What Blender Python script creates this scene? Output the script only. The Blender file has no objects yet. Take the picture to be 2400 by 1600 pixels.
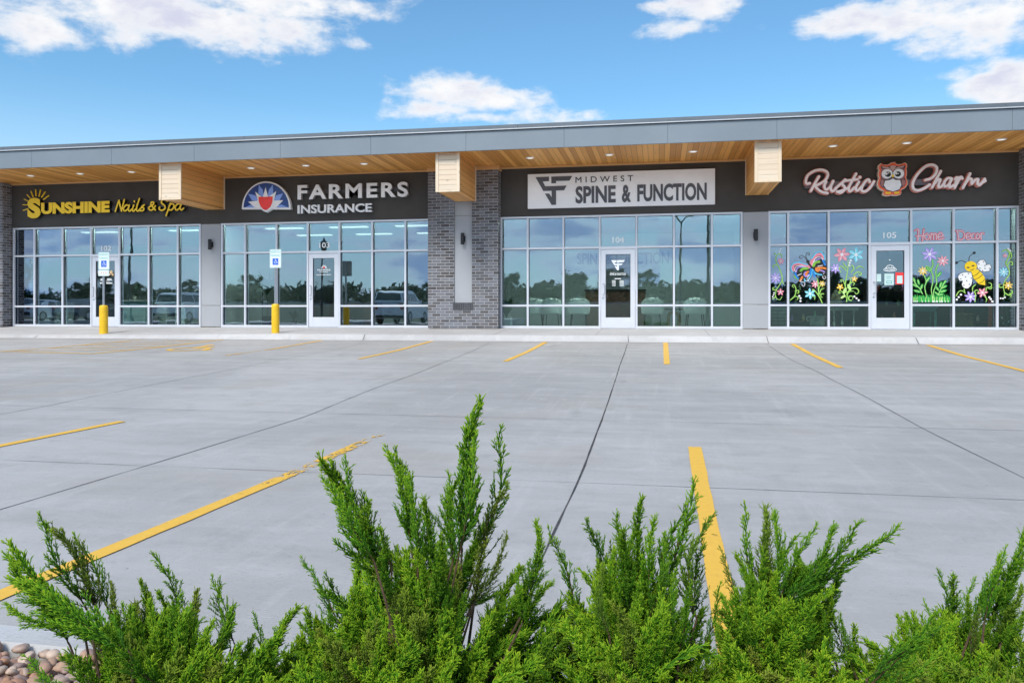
import bpy, math, random
import numpy as np
from math import radians, sin, cos, tan, atan, pi
from mathutils import Vector, Matrix, Quaternion

# ------------------------------------------------------------------ camera, sky, sun, exposure
F, TH, DIST, CAMZ, HZ = 1860.0, radians(10.5), 21.4, 0.436, 732.0
scene = bpy.context.scene
C = scene.collection
cam_data = bpy.data.cameras.new('camera')
cam_data.sensor_width = 36.0
cam_data.lens = F / 2400 * 36
cam_data.shift_y = -(800 - HZ) / 2400
cam_data.clip_start = 0.05
cam_data.clip_end = 3000
cam = bpy.data.objects.new('camera', cam_data)
C.objects.link(cam)
cam.location = (0, -DIST, CAMZ)
cam.rotation_euler = (pi / 2, 0, TH)
scene.camera = cam
scene.view_settings.view_transform = 'Standard'
scene.view_settings.look = 'None'
scene.view_settings.exposure = EXPOSURE = 0.56
scene.view_settings.gamma = 1.0

SUN_EL, SUN_AZ = radians(46), radians(196)      # azimuth clockwise from +y
sun_dir = Vector((sin(SUN_AZ) * cos(SUN_EL), cos(SUN_AZ) * cos(SUN_EL), sin(SUN_EL)))
sun = bpy.data.lights.new('sun', 'SUN')
sun.energy = 2.3
sun.angle = radians(20)
sun.color = (1.0, 0.95, 0.88)
so = bpy.data.objects.new('sun', sun)
C.objects.link(so)
so.rotation_euler = (-sun_dir).to_track_quat('-Z', 'Y').to_euler()

world = bpy.data.worlds.new('World')
scene.world = world
world.use_nodes = True


class NT:
    """small node helper"""
    def __init__(s, tree):
        s.t = tree
        s.n, s.l = tree.nodes, tree.links

    def node(s, kind, **kw):
        n = s.n.new(kind)
        for k, v in kw.items():
            setattr(n, k, v)
        return n

    def put(s, sock, v):
        if v is None:
            return
        if hasattr(v, 'is_output') or isinstance(v, bpy.types.NodeSocket):
            s.l.new(v, sock)
        else:
            if isinstance(v, (tuple, list)) and len(v) == 3 and sock.type == 'RGBA':
                v = (*v, 1)
            sock.default_value = v

    def math(s, op, a, b=None, c=None, clamp=False):
        n = s.node('ShaderNodeMath', operation=op, use_clamp=clamp)
        for i, v in enumerate((a, b, c)):
            s.put(n.inputs[i], v)
        return n.outputs[0]

    def mix(s, f, a, b, blend='MIX'):
        n = s.node('ShaderNodeMix', data_type='RGBA', blend_type=blend)
        s.put(n.inputs[0], f)
        s.put(n.inputs[6], a)
        s.put(n.inputs[7], b)
        return n.outputs[2]

    def noise(s, vec, scale, detail=4, rough=0.55, dist=0.0):
        n = s.node('ShaderNodeTexNoise')
        s.put(n.inputs['Vector'], vec)
        s.put(n.inputs['Scale'], scale)
        s.put(n.inputs['Detail'], detail)
        s.put(n.inputs['Roughness'], rough)
        s.put(n.inputs['Distortion'], dist)
        return n.outputs['Fac']

    def ramp(s, f, stops):
        n = s.node('ShaderNodeValToRGB')
        el = n.color_ramp.elements
        while len(el) < len(stops):
            el.new(0.5)
        for e, (p, c) in zip(el, stops):
            e.position = p
            e.color = (*c, 1) if len(c) == 3 else c
        s.put(n.inputs[0], f)
        return n.outputs[0]

    def mapr(s, f, a, b, c=0.0, d=1.0, kind='SMOOTHSTEP'):
        n = s.node('ShaderNodeMapRange', interpolation_type=kind)
        s.put(n.inputs[0], f)
        for i, v in enumerate((a, b, c, d)):
            n.inputs[i + 1].default_value = v
        return n.outputs[0]

    def scalevec(s, vec, sc):
        n = s.node('ShaderNodeVectorMath', operation='MULTIPLY')
        s.put(n.inputs[0], vec)
        n.inputs[1].default_value = sc
        return n.outputs[0]

    def comb(s, x, y, z=0.0):
        n = s.node('ShaderNodeCombineXYZ')
        for i, v in enumerate((x, y, z)):
            s.put(n.inputs[i], v)
        return n.outputs[0]

    def sep(s, vec):
        n = s.node('ShaderNodeSeparateXYZ')
        s.put(n.inputs[0], vec)
        return n.outputs


def pix_dir(u, v):
    """azimuth and elevation of the sky point seen at photo point u, v"""
    az = atan((u - 1200) / F) - TH
    el = atan(-(v - HZ) / math.hypot(F, u - 1200))
    return az, el


def build_sky():
    w = NT(world.node_tree)
    w.n.clear()
    out = w.node('ShaderNodeOutputWorld')
    bg = w.node('ShaderNodeBackground')
    sky = w.node('ShaderNodeTexSky', sky_type='NISHITA')
    sky.sun_disc = False
    sky.sun_elevation = SUN_EL
    sky.sun_rotation = SUN_AZ
    sky.air_density = 1.0
    sky.dust_density = 0.9
    sky.ozone_density = 2.0
    tc = w.node('ShaderNodeTexCoord').outputs['Generated']
    x, y, z = w.sep(tc)
    az = w.math('ARCTAN2', x, y)
    el = w.math('ARCSINE', z)
    # deeper blue air, still the Nishita sky's own falloff
    tint = w.mix(1.0, sky.outputs[0], (0.80, 1.17, 1.27), 'MULTIPLY')
    tint = w.mix(w.mapr(el, 0.27, 0.07, 0, .70), tint, (4.5, 5.9, 7.4))
    # clouds: where they stand in the sky (azimuth, elevation, half widths), broken up by fractal noise
    q = w.comb(w.math('MULTIPLY', az, 1.0), w.math('MULTIPLY', el, 1.9), 0.0)
    n1 = w.noise(q, 9.0, 9, 0.60, 0.15)
    n2 = w.noise(w.scalevec(q, (1, 1, 1)), 26.0, 6, 0.6)
    blobs = [  # u, v, half width, half height in photo points, weight
        (300, 30, 330, 60, 1.0), (480, 55, 300, 50, 1.0), (690, 75, 150, 42, 1.0), (90, 70, 130, 42, .9),
        (640, 10, 260, 40, .9), (310, 65, 120, 45, .9),
        (1060, 215, 135, 34, 1.0), (1180, 230, 120, 28, .95), (990, 255, 120, 26, .9), (1290, 272, 110, 22, .85), (920, 262, 60, 14, .6), (1120, 275, 120, 14, .6),
        (1555, 72, 90, 24, .95), (1640, 10, 100, 30, .95), (1540, 18, 60, 16, .75),
        (1990, 45, 130, 34, 1.0), (2120, 50, 110, 34, 1.0), (2290, 40, 190, 60, 1.0), (2240, 10, 260, 40, .9),
        (2350, 200, 130, 42, 1.0), (2260, 180, 60, 20, .6), (2420, 220, 120, 60, 1.0),
    ]
    fld = None
    for (u, v, du, dv, wt) in blobs:
        a0, e0 = pix_dir(u, v)
        sa = du / F * cos(a0 + TH) ** 2 * 1.15
        se = dv / F * cos(a0 + TH) * 1.25
        dx = w.math('DIVIDE', w.math('SUBTRACT', az, a0), sa)
        dy = w.math('DIVIDE', w.math('SUBTRACT', el, e0), se)
        r2 = w.math('ADD', w.math('MULTIPLY', dx, dx), w.math('MULTIPLY', dy, dy))
        g = w.math('MULTIPLY', w.math('EXPONENT', w.math('MULTIPLY', r2, -0.9)), wt)
        fld = g if fld is None else w.math('MAXIMUM', fld, g)
    # half of the sky behind the camera: broken cloud, which the shop windows mirror
    back = w.mapr(y, 0.25, -0.15)
    nb = w.noise(w.comb(w.math('MULTIPLY', az, 1.0), w.math('MULTIPLY', el, 3.0), 3.1), 7.5, 7, 0.55, 0.25)
    bfld = w.math('MULTIPLY', w.mapr(nb, 0.40, 0.56), w.math('MULTIPLY', back, 0.95))
    dens = w.math('ADD', fld, w.math('MULTIPLY', w.math('SUBTRACT', n1, 0.5), 1.7))
    dens = w.math('ADD', dens, w.math('MULTIPLY', w.math('SUBTRACT', n2, 0.5), 0.85))
    gate = w.mapr(fld, 0.05, 0.28)
    cov = w.math('MULTIPLY', w.mapr(dens, 0.35, 0.88), gate)
    shade = w.mapr(w.noise(q, 11.0, 5, 0.55), 0.36, 0.60)
    thick = w.math('MULTIPLY', w.mapr(dens, 0.60, 1.15), shade)
    ccol = w.mix(thick, (6.8, 6.8, 6.8), (4.7, 4.8, 5.8))
    skyc = w.mix(w.math('MULTIPLY', cov, 0.97), tint, ccol)
    bcol = w.mix(w.mapr(nb, 0.48, 0.62), (6.4, 7.3, 8.8), (3.3, 4.5, 7.0))
    skyc = w.mix(bfld, skyc, bcol)
    w.l.new(skyc, bg.inputs[0])
    bg.inputs[1].default_value = 0.1
    w.l.new(bg.outputs[0], out.inputs[0])


build_sky()

# ------------------------------------------------------------------ from photo points to places on real planes


def X(u, y):
    return (y + DIST) * tan(atan((u - 1200) / F) - TH)


def P(u, v, y):
    x = X(u, y)
    d = -x * sin(TH) + (y + DIST) * cos(TH)
    return Vector((x, y, CAMZ - (v - HZ) * d / F))


def at_depth(u, v, d):
    l = (u - 1200) / F * d
    return Vector((l * cos(TH) - d * sin(TH), -DIST + l * sin(TH) + d * cos(TH), CAMZ - (v - HZ) * d / F))


PROF = [(-18.55, -.775), (-17.2, -.77), (-15.7, -.76), (-13, -.70), (-11, -.62), (-9, -.56), (-7.4, -.49), (-5, -.39), (-2.9, -.26)]


def lot_z(y):
    return float(np.interp(y, [p[0] for p in PROF], [p[1] for p in PROF]))


def ground(u, v):
    """where the ray through photo point u, v meets the parking lot"""
    lo, hi = -DIST + 1.2, -2.9
    for _ in range(60):
        m = (lo + hi) / 2
        if P(u, v, m).z > lot_z(m):
            lo = m
        else:
            hi = m
    p = P(u, v, (lo + hi) / 2)
    return Vector((p.x, p.y, lot_z(p.y)))


# ------------------------------------------------------------------ mesh helpers
class MB:
    def __init__(s):
        s.v, s.f, s.m = [], [], []
        s.mi = 0

    def add(s, vs, fs):
        b = len(s.v)
        s.v += [tuple(p) for p in vs]
        s.f += [tuple(b + i for i in f) for f in fs]
        s.m += [s.mi] * len(fs)
        return s

    def box(s, x0, x1, y0, y1, z0, z1):
        x0, x1 = sorted((x0, x1)); y0, y1 = sorted((y0, y1)); z0, z1 = sorted((z0, z1))
        return s.add([(x0, y0, z0), (x1, y0, z0), (x1, y1, z0), (x0, y1, z0), (x0, y0, z1), (x1, y0, z1), (x1, y1, z1), (x0, y1, z1)],
                     [(0, 3, 2, 1), (4, 5, 6, 7), (0, 1, 5, 4), (1, 2, 6, 5), (2, 3, 7, 6), (3, 0, 4, 7)])

    def bbox(s, x0, x1, y0, y1, z0, z1, b=0.004):
        """box with chamfered edges"""
        x0, x1 = sorted((x0, x1)); y0, y1 = sorted((y0, y1)); z0, z1 = sorted((z0, z1))
        b = min(b, (x1 - x0) / 3, (y1 - y0) / 3, (z1 - z0) / 3)
        xs, ys, zs = (x0, x1), (y0, y1), (z0, z1)
        vs, idx = [], {}
        for i in (0, 1):
            for j in (0, 1):
                for k in (0, 1):
                    sx, sy, sz = (1, -1)[i], (1, -1)[j], (1, -1)[k]
                    for ax, q in enumerate(((xs[i], ys[j] + sy * b, zs[k] + sz * b), (xs[i] + sx * b, ys[j], zs[k] + sz * b), (xs[i] + sx * b, ys[j] + sy * b, zs[k]))):
                        idx[i, j, k, ax] = len(vs)
                        vs.append(q)
        fs = []
        for i in (0, 1):
            fs.append([idx[i, 0, 0, 0], idx[i, 1, 0, 0], idx[i, 1, 1, 0], idx[i, 0, 1, 0]][::(-1 if i == 0 else 1)])
            fs.append([idx[0, i, 0, 1], idx[0, i, 1, 1], idx[1, i, 1, 1], idx[1, i, 0, 1]][::(-1 if i == 0 else 1)])
            fs.append([idx[0, 0, i, 2], idx[1, 0, i, 2], idx[1, 1, i, 2], idx[0, 1, i, 2]][::(-1 if i == 0 else 1)])
        for a in (0, 1):
            for c in (0, 1):
                fs.append([idx[a, c, 0, 0], idx[a, c, 1, 0], idx[a, c, 1, 1], idx[a, c, 0, 1]])
                fs.append([idx[a, 0, c, 0], idx[a, 1, c, 0], idx[a, 1, c, 2], idx[a, 0, c, 2]])
                fs.append([idx[0, a, c, 1], idx[1, a, c, 1], idx[1, a, c, 2], idx[0, a, c, 2]])
        for i in (0, 1):
            for j in (0, 1):
                for k in (0, 1):
                    fs.append([idx[i, j, k, 0], idx[i, j, k, 1], idx[i, j, k, 2]])
        return s.add(vs, fs)

    def prism(s, pts, y0, y1):
        """outline in (x, z), from front y0 to back y1"""
        n = len(pts)
        ar = sum(pts[i][0] * pts[(i + 1) % n][1] - pts[(i + 1) % n][0] * pts[i][1] for i in range(n))
        if ar < 0:
            pts = pts[::-1]
        vs = [(p[0], y0, p[1]) for p in pts] + [(p[0], y1, p[1]) for p in pts]
        fs = [tuple(range(n)), tuple(range(2 * n - 1, n - 1, -1))]
        fs += [(i, n + i, n + (i + 1) % n, (i + 1) % n) for i in range(n)]
        return s.add(vs, fs)

    def tube(s, pts, rad, n=8, caps=True):
        pts = [Vector(p) for p in pts]
        if not hasattr(rad, '__len__'):
            rad = [rad] * len(pts)
        vs, fs = [], []
        prev = None
        for i, p in enumerate(pts):
            d = (pts[min(i + 1, len(pts) - 1)] - pts[max(i - 1, 0)]).normalized()
            if prev is None:
                a = Vector((0, 0, 1)) if abs(d.z) < .9 else Vector((1, 0, 0))
                e1 = d.cross(a).normalized()
            else:
                e1 = (prev - d * prev.dot(d)).normalized()
            prev = e1
            e2 = d.cross(e1)
            for k in range(n):
                a = 2 * pi * k / n
                vs.append(p + (e1 * cos(a) + e2 * sin(a)) * rad[i])
        for i in range(len(pts) - 1):
            for k in range(n):
                fs.append((i * n + k, i * n + (k + 1) % n, (i + 1) * n + (k + 1) % n, (i + 1) * n + k))
        if caps:
            fs.append(tuple(range(n - 1, -1, -1)))
            fs.append(tuple((len(pts) - 1) * n + k for k in range(n)))
        return s.add(vs, fs)

    def lathe(s, prof, c=(0, 0, 0), n=20):
        """profile of (radius, z)"""
        vs, fs = [], []
        for r, z in prof:
            for k in range(n):
                a = 2 * pi * k / n
                vs.append((c[0] + r * cos(a), c[1] + r * sin(a), c[2] + z))
        for i in range(len(prof) - 1):
            for k in range(n):
                fs.append((i * n + k, i * n + (k + 1) % n, (i + 1) * n + (k + 1) % n, (i + 1) * n + k))
        fs.append(tuple(range(n - 1, -1, -1)))
        fs.append(tuple((len(prof) - 1) * n + k for k in range(n)))
        return s.add(vs, fs)

    def stroke(s, pts, w, y, dep=0.002, closed=False, step=4, ramp=0.0006):
        """brush stroke along (x, z) points, lying at front plane y"""
        p = [Vector((a[0], a[1])) for a in pts]
        if len(p) > 2:
            q = []
            ext = [p[0] * 2 - p[1]] + p + [p[-1] * 2 - p[-2]]
            if closed:
                ext = [p[-1]] + p + [p[0], p[1]]
            for i in range(1, len(ext) - 2):
                for k in range(step):
                    t = k / step
                    a, b, c, d = ext[i - 1:i + 3]
                    q.append(.5 * ((2 * b) + (c - a) * t + (2 * a - 5 * b + 4 * c - d) * t * t + (3 * b - a - 3 * c + d) * t ** 3))
            q.append(ext[-2])
            p = q
        n = len(p)
        W = [w] * n if not hasattr(w, '__len__') else list(np.interp(np.linspace(0, 1, n), np.linspace(0, 1, len(w)), w))
        L, R = [], []
        for i in range(n):
            d = (p[min(i + 1, n - 1)] - p[max(i - 1, 0)])
            d = d.normalized() if d.length > 1e-9 else Vector((1, 0))
            nn = Vector((-d.y, d.x)) * W[i] / 2
            L.append(p[i] + nn); R.append(p[i] - nn)
        vs, fs = [], []
        for i in range(n):
            yy = y - ramp * i / max(1, n - 1)
            vs += [(L[i].x, yy, L[i].y), (R[i].x, yy, R[i].y), (L[i].x, y + dep, L[i].y), (R[i].x, y + dep, R[i].y)]
        for i in range(n - 1):
            a, b = 4 * i, 4 * i + 4
            fs += [(a, a + 1, b + 1, b), (a + 2, b + 2, b + 3, a + 3), (a, b, b + 2, a + 2), (a + 1, a + 3, b + 3, b + 1)]
        for e, sg in ((0, -1), (n - 1, 1)):      # rounded ends
            o = len(vs)
            d = (p[1] - p[0]) if e == 0 else (p[-1] - p[-2])
            d = d.normalized() if d.length > 1e-9 else Vector((1, 0))
            nn = Vector((-d.y, d.x))
            yy = y - (0 if e == 0 else ramp)
            m = 6
            for k in range(m + 1):
                a = pi * k / m
                qd = p[e] + (nn * cos(a) + d * sg * sin(a)) * W[e] / 2
                vs += [(qd.x, yy, qd.y), (qd.x, y + dep, qd.y)]
            ring = [o + 2 * k for k in range(m + 1)]
            fs.append(tuple(ring if sg < 0 else ring[::-1]))
            for k in range(m):
                fs.append((o + 2 * k, o + 2 * k + 2, o + 2 * k + 3, o + 2 * k + 1))
        return s.add(vs, fs)

    def disc(s, c, rx, rz, y, dep=0.002, n=20, rot=0.0):
        pts = []
        for k in range(n):
            a = 2 * pi * k / n
            px, pz = rx * cos(a), rz * sin(a)
            pts.append((c[0] + px * cos(rot) - pz * sin(rot), c[1] + px * sin(rot) + pz * cos(rot)))
        return s.prism(pts, y, y + dep)

    def text(s, txt, x0, x1, z0, z1, y, dep=0.02, bold=0.0, shear=0.0, space=1.0):
        """letters filling the box x0..x1, z0..z1 with their front at y"""
        cu = bpy.data.curves.new('lettering', 'FONT')
        cu.body = txt
        cu.offset = bold
        cu.shear = shear
        cu.space_character = space
        cu.extrude = 0.5
        cu.resolution_u = 4
        o = bpy.data.objects.new('lettering', cu)
        C.objects.link(o)
        dg = bpy.context.evaluated_depsgraph_get()
        me = bpy.data.meshes.new_from_object(o.evaluated_get(dg))
        vs = np.array([v.co[:] for v in me.vertices])
        fs = [tuple(f.vertices) for f in me.polygons]
        bpy.data.objects.remove(o)
        bpy.data.curves.remove(cu)
        bpy.data.meshes.remove(me)
        a, b = vs.min(0), vs.max(0)
        q = np.empty_like(vs)
        q[:, 0] = x0 + (vs[:, 0] - a[0]) / (b[0] - a[0]) * (x1 - x0)
        q[:, 2] = z0 + (vs[:, 1] - a[1]) / (b[1] - a[1]) * (z1 - z0)
        q[:, 1] = y + (b[2] - vs[:, 2]) / (b[2] - a[2]) * dep
        return s.add(q, fs)


ORG = {}


def obj(name, mb, mats, parent=None, origin=None, smooth=False):
    if not isinstance(mats, (list, tuple)):
        mats = [mats]
    org = Vector(ORG[parent.name]) if parent else Vector(origin or (0, 0, 0))
    me = bpy.data.meshes.new(name)
    v = np.array(mb.v, dtype=float) - np.array(org)
    me.from_pydata(v.tolist(), [], mb.f)
    for m in mats:
        me.materials.append(m)
    if len(mats) > 1:
        me.polygons.foreach_set('material_index', mb.m)
    if smooth:
        me.polygons.foreach_set('use_smooth', [True] * len(me.polygons))
        try:
            me.set_sharp_from_angle(angle=radians(40))
        except Exception:
            pass
    me.update()
    o = bpy.data.objects.new(name, me)
    C.objects.link(o)
    if parent:
        o.parent = parent
    else:
        o.location = org
    ORG[o.name] = tuple(org)
    return o


def tag(o, label, cat, group=None):
    o['label'] = label
    o['category'] = cat
    if group:
        o['group'] = group
    return o


def thing(name, label, cat, loc, group=None, rz=0.0):
    o = bpy.data.objects.new(name, None)
    o.empty_display_size = 0.2
    C.objects.link(o)
    o.location = loc
    o.rotation_euler = (0, 0, rz)
    ORG[o.name] = tuple(loc)
    return tag(o, label, cat, group)


def local_thing(name, label, cat, loc, group=None, rz=0.0):
    """a thing whose parts are modelled around its own origin"""
    o = thing(name, label, cat, loc, group, rz)
    ORG[o.name] = (0, 0, 0)
    return o


def dup(o, loc, rz, label, group=None):
    r = o.copy()
    C.objects.link(r)
    r.location = loc
    r.rotation_euler = (0, 0, rz)
    r['label'] = label
    if group:
        r['group'] = group
    for ch in list(o.children):
        c = ch.copy()
        C.objects.link(c)
        c.parent = r
        for g in list(ch.children):
            d = g.copy()
            C.objects.link(d)
            d.parent = c
    return r


def struct(o):
    o['kind'] = 'structure'
    return o


# ------------------------------------------------------------------ materials
def new_mat(name):
    m = bpy.data.materials.new(name)
    m.use_nodes = True
    t = NT(m.node_tree)
    b = t.n['Principled BSDF']
    return m, t, b


def M(name, col, rough=0.5, metal=0.0, var=0.06, scale=9.0, bump=0.0, bscale=60.0, spec=0.5, emit=0.0):
    m, t, b = new_mat(name)
    co = t.node('ShaderNodeTexCoord').outputs['Object']
    f = t.noise(co, scale, 5, 0.6)
    lo = tuple(c * (1 - var) for c in col)
    hi = tuple(min(1, c * (1 + var)) for c in col)
    t.put(b.inputs['Base Color'], t.ramp(f, [(0.3, lo), (0.7, hi)]))
    t.put(b.inputs['Roughness'], t.mapr(t.noise(co, scale * 2.3, 3), 0.3, 0.7, max(0, rough - .06), min(1, rough + .06)))
    b.inputs['Metallic'].default_value = metal
    b.inputs['Specular IOR Level'].default_value = spec
    if bump:
        bn = t.node('ShaderNodeBump')
        bn.inputs['Strength'].default_value = bump
        bn.inputs['Distance'].default_value = 0.01
        t.put(bn.inputs['Height'], t.noise(co, bscale, 4))
        t.l.new(bn.outputs[0], b.inputs['Normal'])
    if emit:
        b.inputs['Emission Color'].default_value = (*col, 1)
        b.inputs['Emission Strength'].default_value = emit
    return m


def concrete(name, base=(0.43, 0.413, 0.396), streak=1.0, speck=1.0):
    m, t, b = new_mat(name)
    g = t.node('ShaderNodeNewGeometry').outputs['Position']
    big = t.noise(g, 0.22, 5, 0.6, 0.3)
    mid = t.noise(t.scalevec(g, (0.35, 2.2, 1)), 1.3, 6, 0.62)      # broom and trowel bands along the building
    drag = t.noise(t.scalevec(g, (3.2, 0.22, 1)), 2.4, 5, 0.6)      # tyre drags across
    fine = t.noise(g, 42, 5, 0.7)
    mott = t.noise(g, 2.7, 8, 0.72, .4)
    grit = t.noise(g, 260, 2, 0.5)
    c = t.mix(t.mapr(big, .3, .7), tuple(v * .85 for v in base), tuple(v * 1.10 for v in base))
    c = t.mix(t.math('MULTIPLY', t.mapr(mid, .40, .72), .36 * streak), c, tuple(v * .66 for v in base))
    c = t.mix(t.math('MULTIPLY', t.mapr(mid, .46, .25), .35 * streak), c, (base[0] * 1.2, base[1] * 1.17, base[2] * 1.13))
    c = t.mix(t.math('MULTIPLY', t.mapr(drag, .52, .76), .38 * streak), c, tuple(v * 1.22 for v in base))
    c = t.mix(t.math('MULTIPLY', t.mapr(t.noise(g, 0.55, 4, 0.55, .6), .52, .72), .40), c, (base[0] * .86, base[1] * .80, base[2] * .72))
    c = t.mix(t.math('MULTIPLY', t.mapr(mott, .50, .68), .42), c, tuple(v * .72 for v in base))
    c = t.mix(t.math('MULTIPLY', t.mapr(mott, .46, .32), .38), c, tuple(v * 1.2 for v in base))
    c = t.mix(t.math('MULTIPLY', t.mapr(fine, .54, .76), .50 * speck), c, tuple(v * .55 for v in base))
    c = t.mix(t.math('MULTIPLY', t.mapr(grit, .62, .75), .5 * speck), c, tuple(v * .5 for v in base))
    oil = t.noise(t.scalevec(g, (1.0, .6, 1)), 1.15, 3, .5, .3)
    c = t.mix(t.math('MULTIPLY', t.mapr(oil, .66, .78), .45 * streak), c, tuple(v * .5 for v in base))
    dots = t.node('ShaderNodeTexVoronoi')
    t.put(dots.inputs['Vector'], g)
    dots.inputs['Scale'].default_value = 2.6
    dm = t.math('MULTIPLY', t.mapr(dots.outputs['Distance'], .022, .008), .75)
    c = t.mix(dm, c, (.09, .085, .08))
    t.put(b.inputs['Base Color'], c)
    t.put(b.inputs['Roughness'], t.mapr(mid, .3, .7, .62, .85))
    b.inputs['Specular IOR Level'].default_value = .35
    bn = t.node('ShaderNodeBump')
    bn.inputs['Strength'].default_value = .5
    bn.inputs['Distance'].default_value = .004
    t.put(bn.inputs['Height'], t.math('ADD', fine, t.noise(t.scalevec(g, (1, 9, 1)), 14, 3)))
    t.l.new(bn.outputs[0], b.inputs['Normal'])
    return m


def brick_mat():
    m, t, b = new_mat('grey brick')
    g = t.node('ShaderNodeNewGeometry').outputs['Position']
    x, y, z = t.sep(g)
    vec = t.comb(t.math('ADD', x, y), z, 0)
    br = t.node('ShaderNodeTexBrick')
    t.put(br.inputs['Vector'], vec)
    br.inputs['Scale'].default_value = 1.0
    br.inputs['Brick Width'].default_value = 0.245
    br.inputs['Row Height'].default_value = 0.0815
    br.inputs['Mortar Size'].default_value = 0.0065
    br.inputs['Mortar Smooth'].default_value = 0.1
    br.inputs['Bias'].default_value = -0.05
    br.inputs['Color1'].default_value = (.185, .198, .235, 1)
    br.inputs['Color2'].default_value = (.045, .043, .048, 1)
    br.inputs['Mortar'].default_value = (.52, .50, .46, 1)
    n = t.noise(g, 3.0, 5)
    c = t.mix(t.mapr(n, .35, .7, 0, .30), br.outputs['Color'], (.17, .135, .12), 'MIX')
    c = t.mix(br.outputs['Fac'], c, t.mix(t.noise(g, 30, 3), (.36, .355, .34), (.50, .49, .46)))
    t.put(b.inputs['Base Color'], c)
    b.inputs['Roughness'].default_value = .62
    bn = t.node('ShaderNodeBump')
    bn.inputs['Strength'].default_value = .8
    bn.inputs['Distance'].default_value = .008
    h = t.math('ADD', t.math('SUBTRACT', 1.0, br.outputs['Fac']), t.math('MULTIPLY', t.noise(g, 70, 4), .25))
    t.put(bn.inputs['Height'], h)
    t.l.new(bn.outputs[0], b.inputs['Normal'])
    return m


def wood(name, along, light, dark, pitch=0.135, across=0, rough=.45, knots=.6, seam=.75):
    """boards running along axis ALONG, side by side on axis ACROSS"""
    m, t, b = new_mat(name)
    g = t.node('ShaderNodeNewGeometry').outputs['Position']
    ax = t.sep(g)
    q = t.math('DIVIDE', ax[across], pitch)
    idx = t.math('FLOOR', q)
    fr = t.math('SUBTRACT', q, idx)
    wn = t.node('ShaderNodeTexWhiteNoise', noise_dimensions='1D')
    t.put(wn.inputs['W'], idx)
    rnd = wn.outputs['Value']
    sc = [1.0, 1.0, 1.0]
    sc[along] = 0.06
    off = t.node('ShaderNodeVectorMath', operation='ADD')
    t.put(off.inputs[0], t.scalevec(g, tuple(sc)))
    t.put(off.inputs[1], t.comb(t.math('MULTIPLY', rnd, 37.0), t.math('MULTIPLY', rnd, 11.0), t.math('MULTIPLY', rnd, 23.0)))
    grain = t.noise(off.outputs[0], 38, 6, .65, .6)
    cloud = t.noise(off.outputs[0], 6, 3, .5)
    f = t.math('ADD', t.math('MULTIPLY', rnd, .55), t.math('MULTIPLY', grain, .45))
    c = t.mix(t.mapr(f, .18, .82), light, dark)
    c = t.mix(t.math('MULTIPLY', t.mapr(cloud, .5, .75), .35), c, tuple(v * .62 for v in dark))
    sc2 = [5.0, 5.0, 5.0]
    sc2[along] = 2.2
    vo = t.node('ShaderNodeTexVoronoi')
    t.put(vo.inputs['Vector'], t.scalevec(g, tuple(sc2)))
    vo.inputs['Scale'].default_value = 1.0
    c = t.mix(t.math('MULTIPLY', t.mapr(vo.outputs['Distance'], .13, .04), knots), c, tuple(v * .35 for v in dark))
    gap = t.math('MAXIMUM', t.mapr(fr, .05, .015), t.mapr(fr, .955, .985))
    c = t.mix(t.math('MULTIPLY', gap, seam), c, tuple(v * .22 for v in dark))
    t.put(b.inputs['Base Color'], c)
    b.inputs['Roughness'].default_value = rough
    bn = t.node('ShaderNodeBump')
    bn.inputs['Strength'].default_value = .7
    bn.inputs['Distance'].default_value = .006
    t.put(bn.inputs['Height'], t.math('SUBTRACT', t.math('MULTIPLY', grain, .12), gap))
    t.l.new(bn.outputs[0], b.inputs['Normal'])
    return m


def glass_mat(name, refl=0.30, tint=(.80, .90, .87)):
    m, t, b = new_mat(name)
    t.n.remove(b)
    out = t.n['Material Output']
    tr = t.node('ShaderNodeBsdfTransparent')
    tr.inputs[0].default_value = (*tint, 1)
    gl = t.node('ShaderNodeBsdfGlossy')
    gl.inputs['Color'].default_value = (.76, .86, 1, 1)
    gl.inputs['Roughness'].default_value = 0.0
    g = t.node('ShaderNodeNewGeometry').outputs['Position']
    bn = t.node('ShaderNodeBump')
    bn.inputs['Strength'].default_value = .03
    bn.inputs['Distance'].default_value = .02
    t.put(bn.inputs['Height'], t.noise(g, 1.6, 2))
    t.l.new(bn.outputs[0], gl.inputs['Normal'])
    fr = t.node('ShaderNodeFresnel')
    fr.inputs[0].default_value = 1.5
    fac = t.math('ADD', t.math('MULTIPLY', fr.outputs[0], .9), refl - .04, clamp=True)
    mx = t.node('ShaderNodeMixShader')
    t.put(mx.inputs[0], fac)
    t.l.new(tr.outputs[0], mx.inputs[1])
    t.l.new(gl.outputs[0], mx.inputs[2])
    t.l.new(mx.outputs[0], out.inputs[0])
    return m


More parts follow.
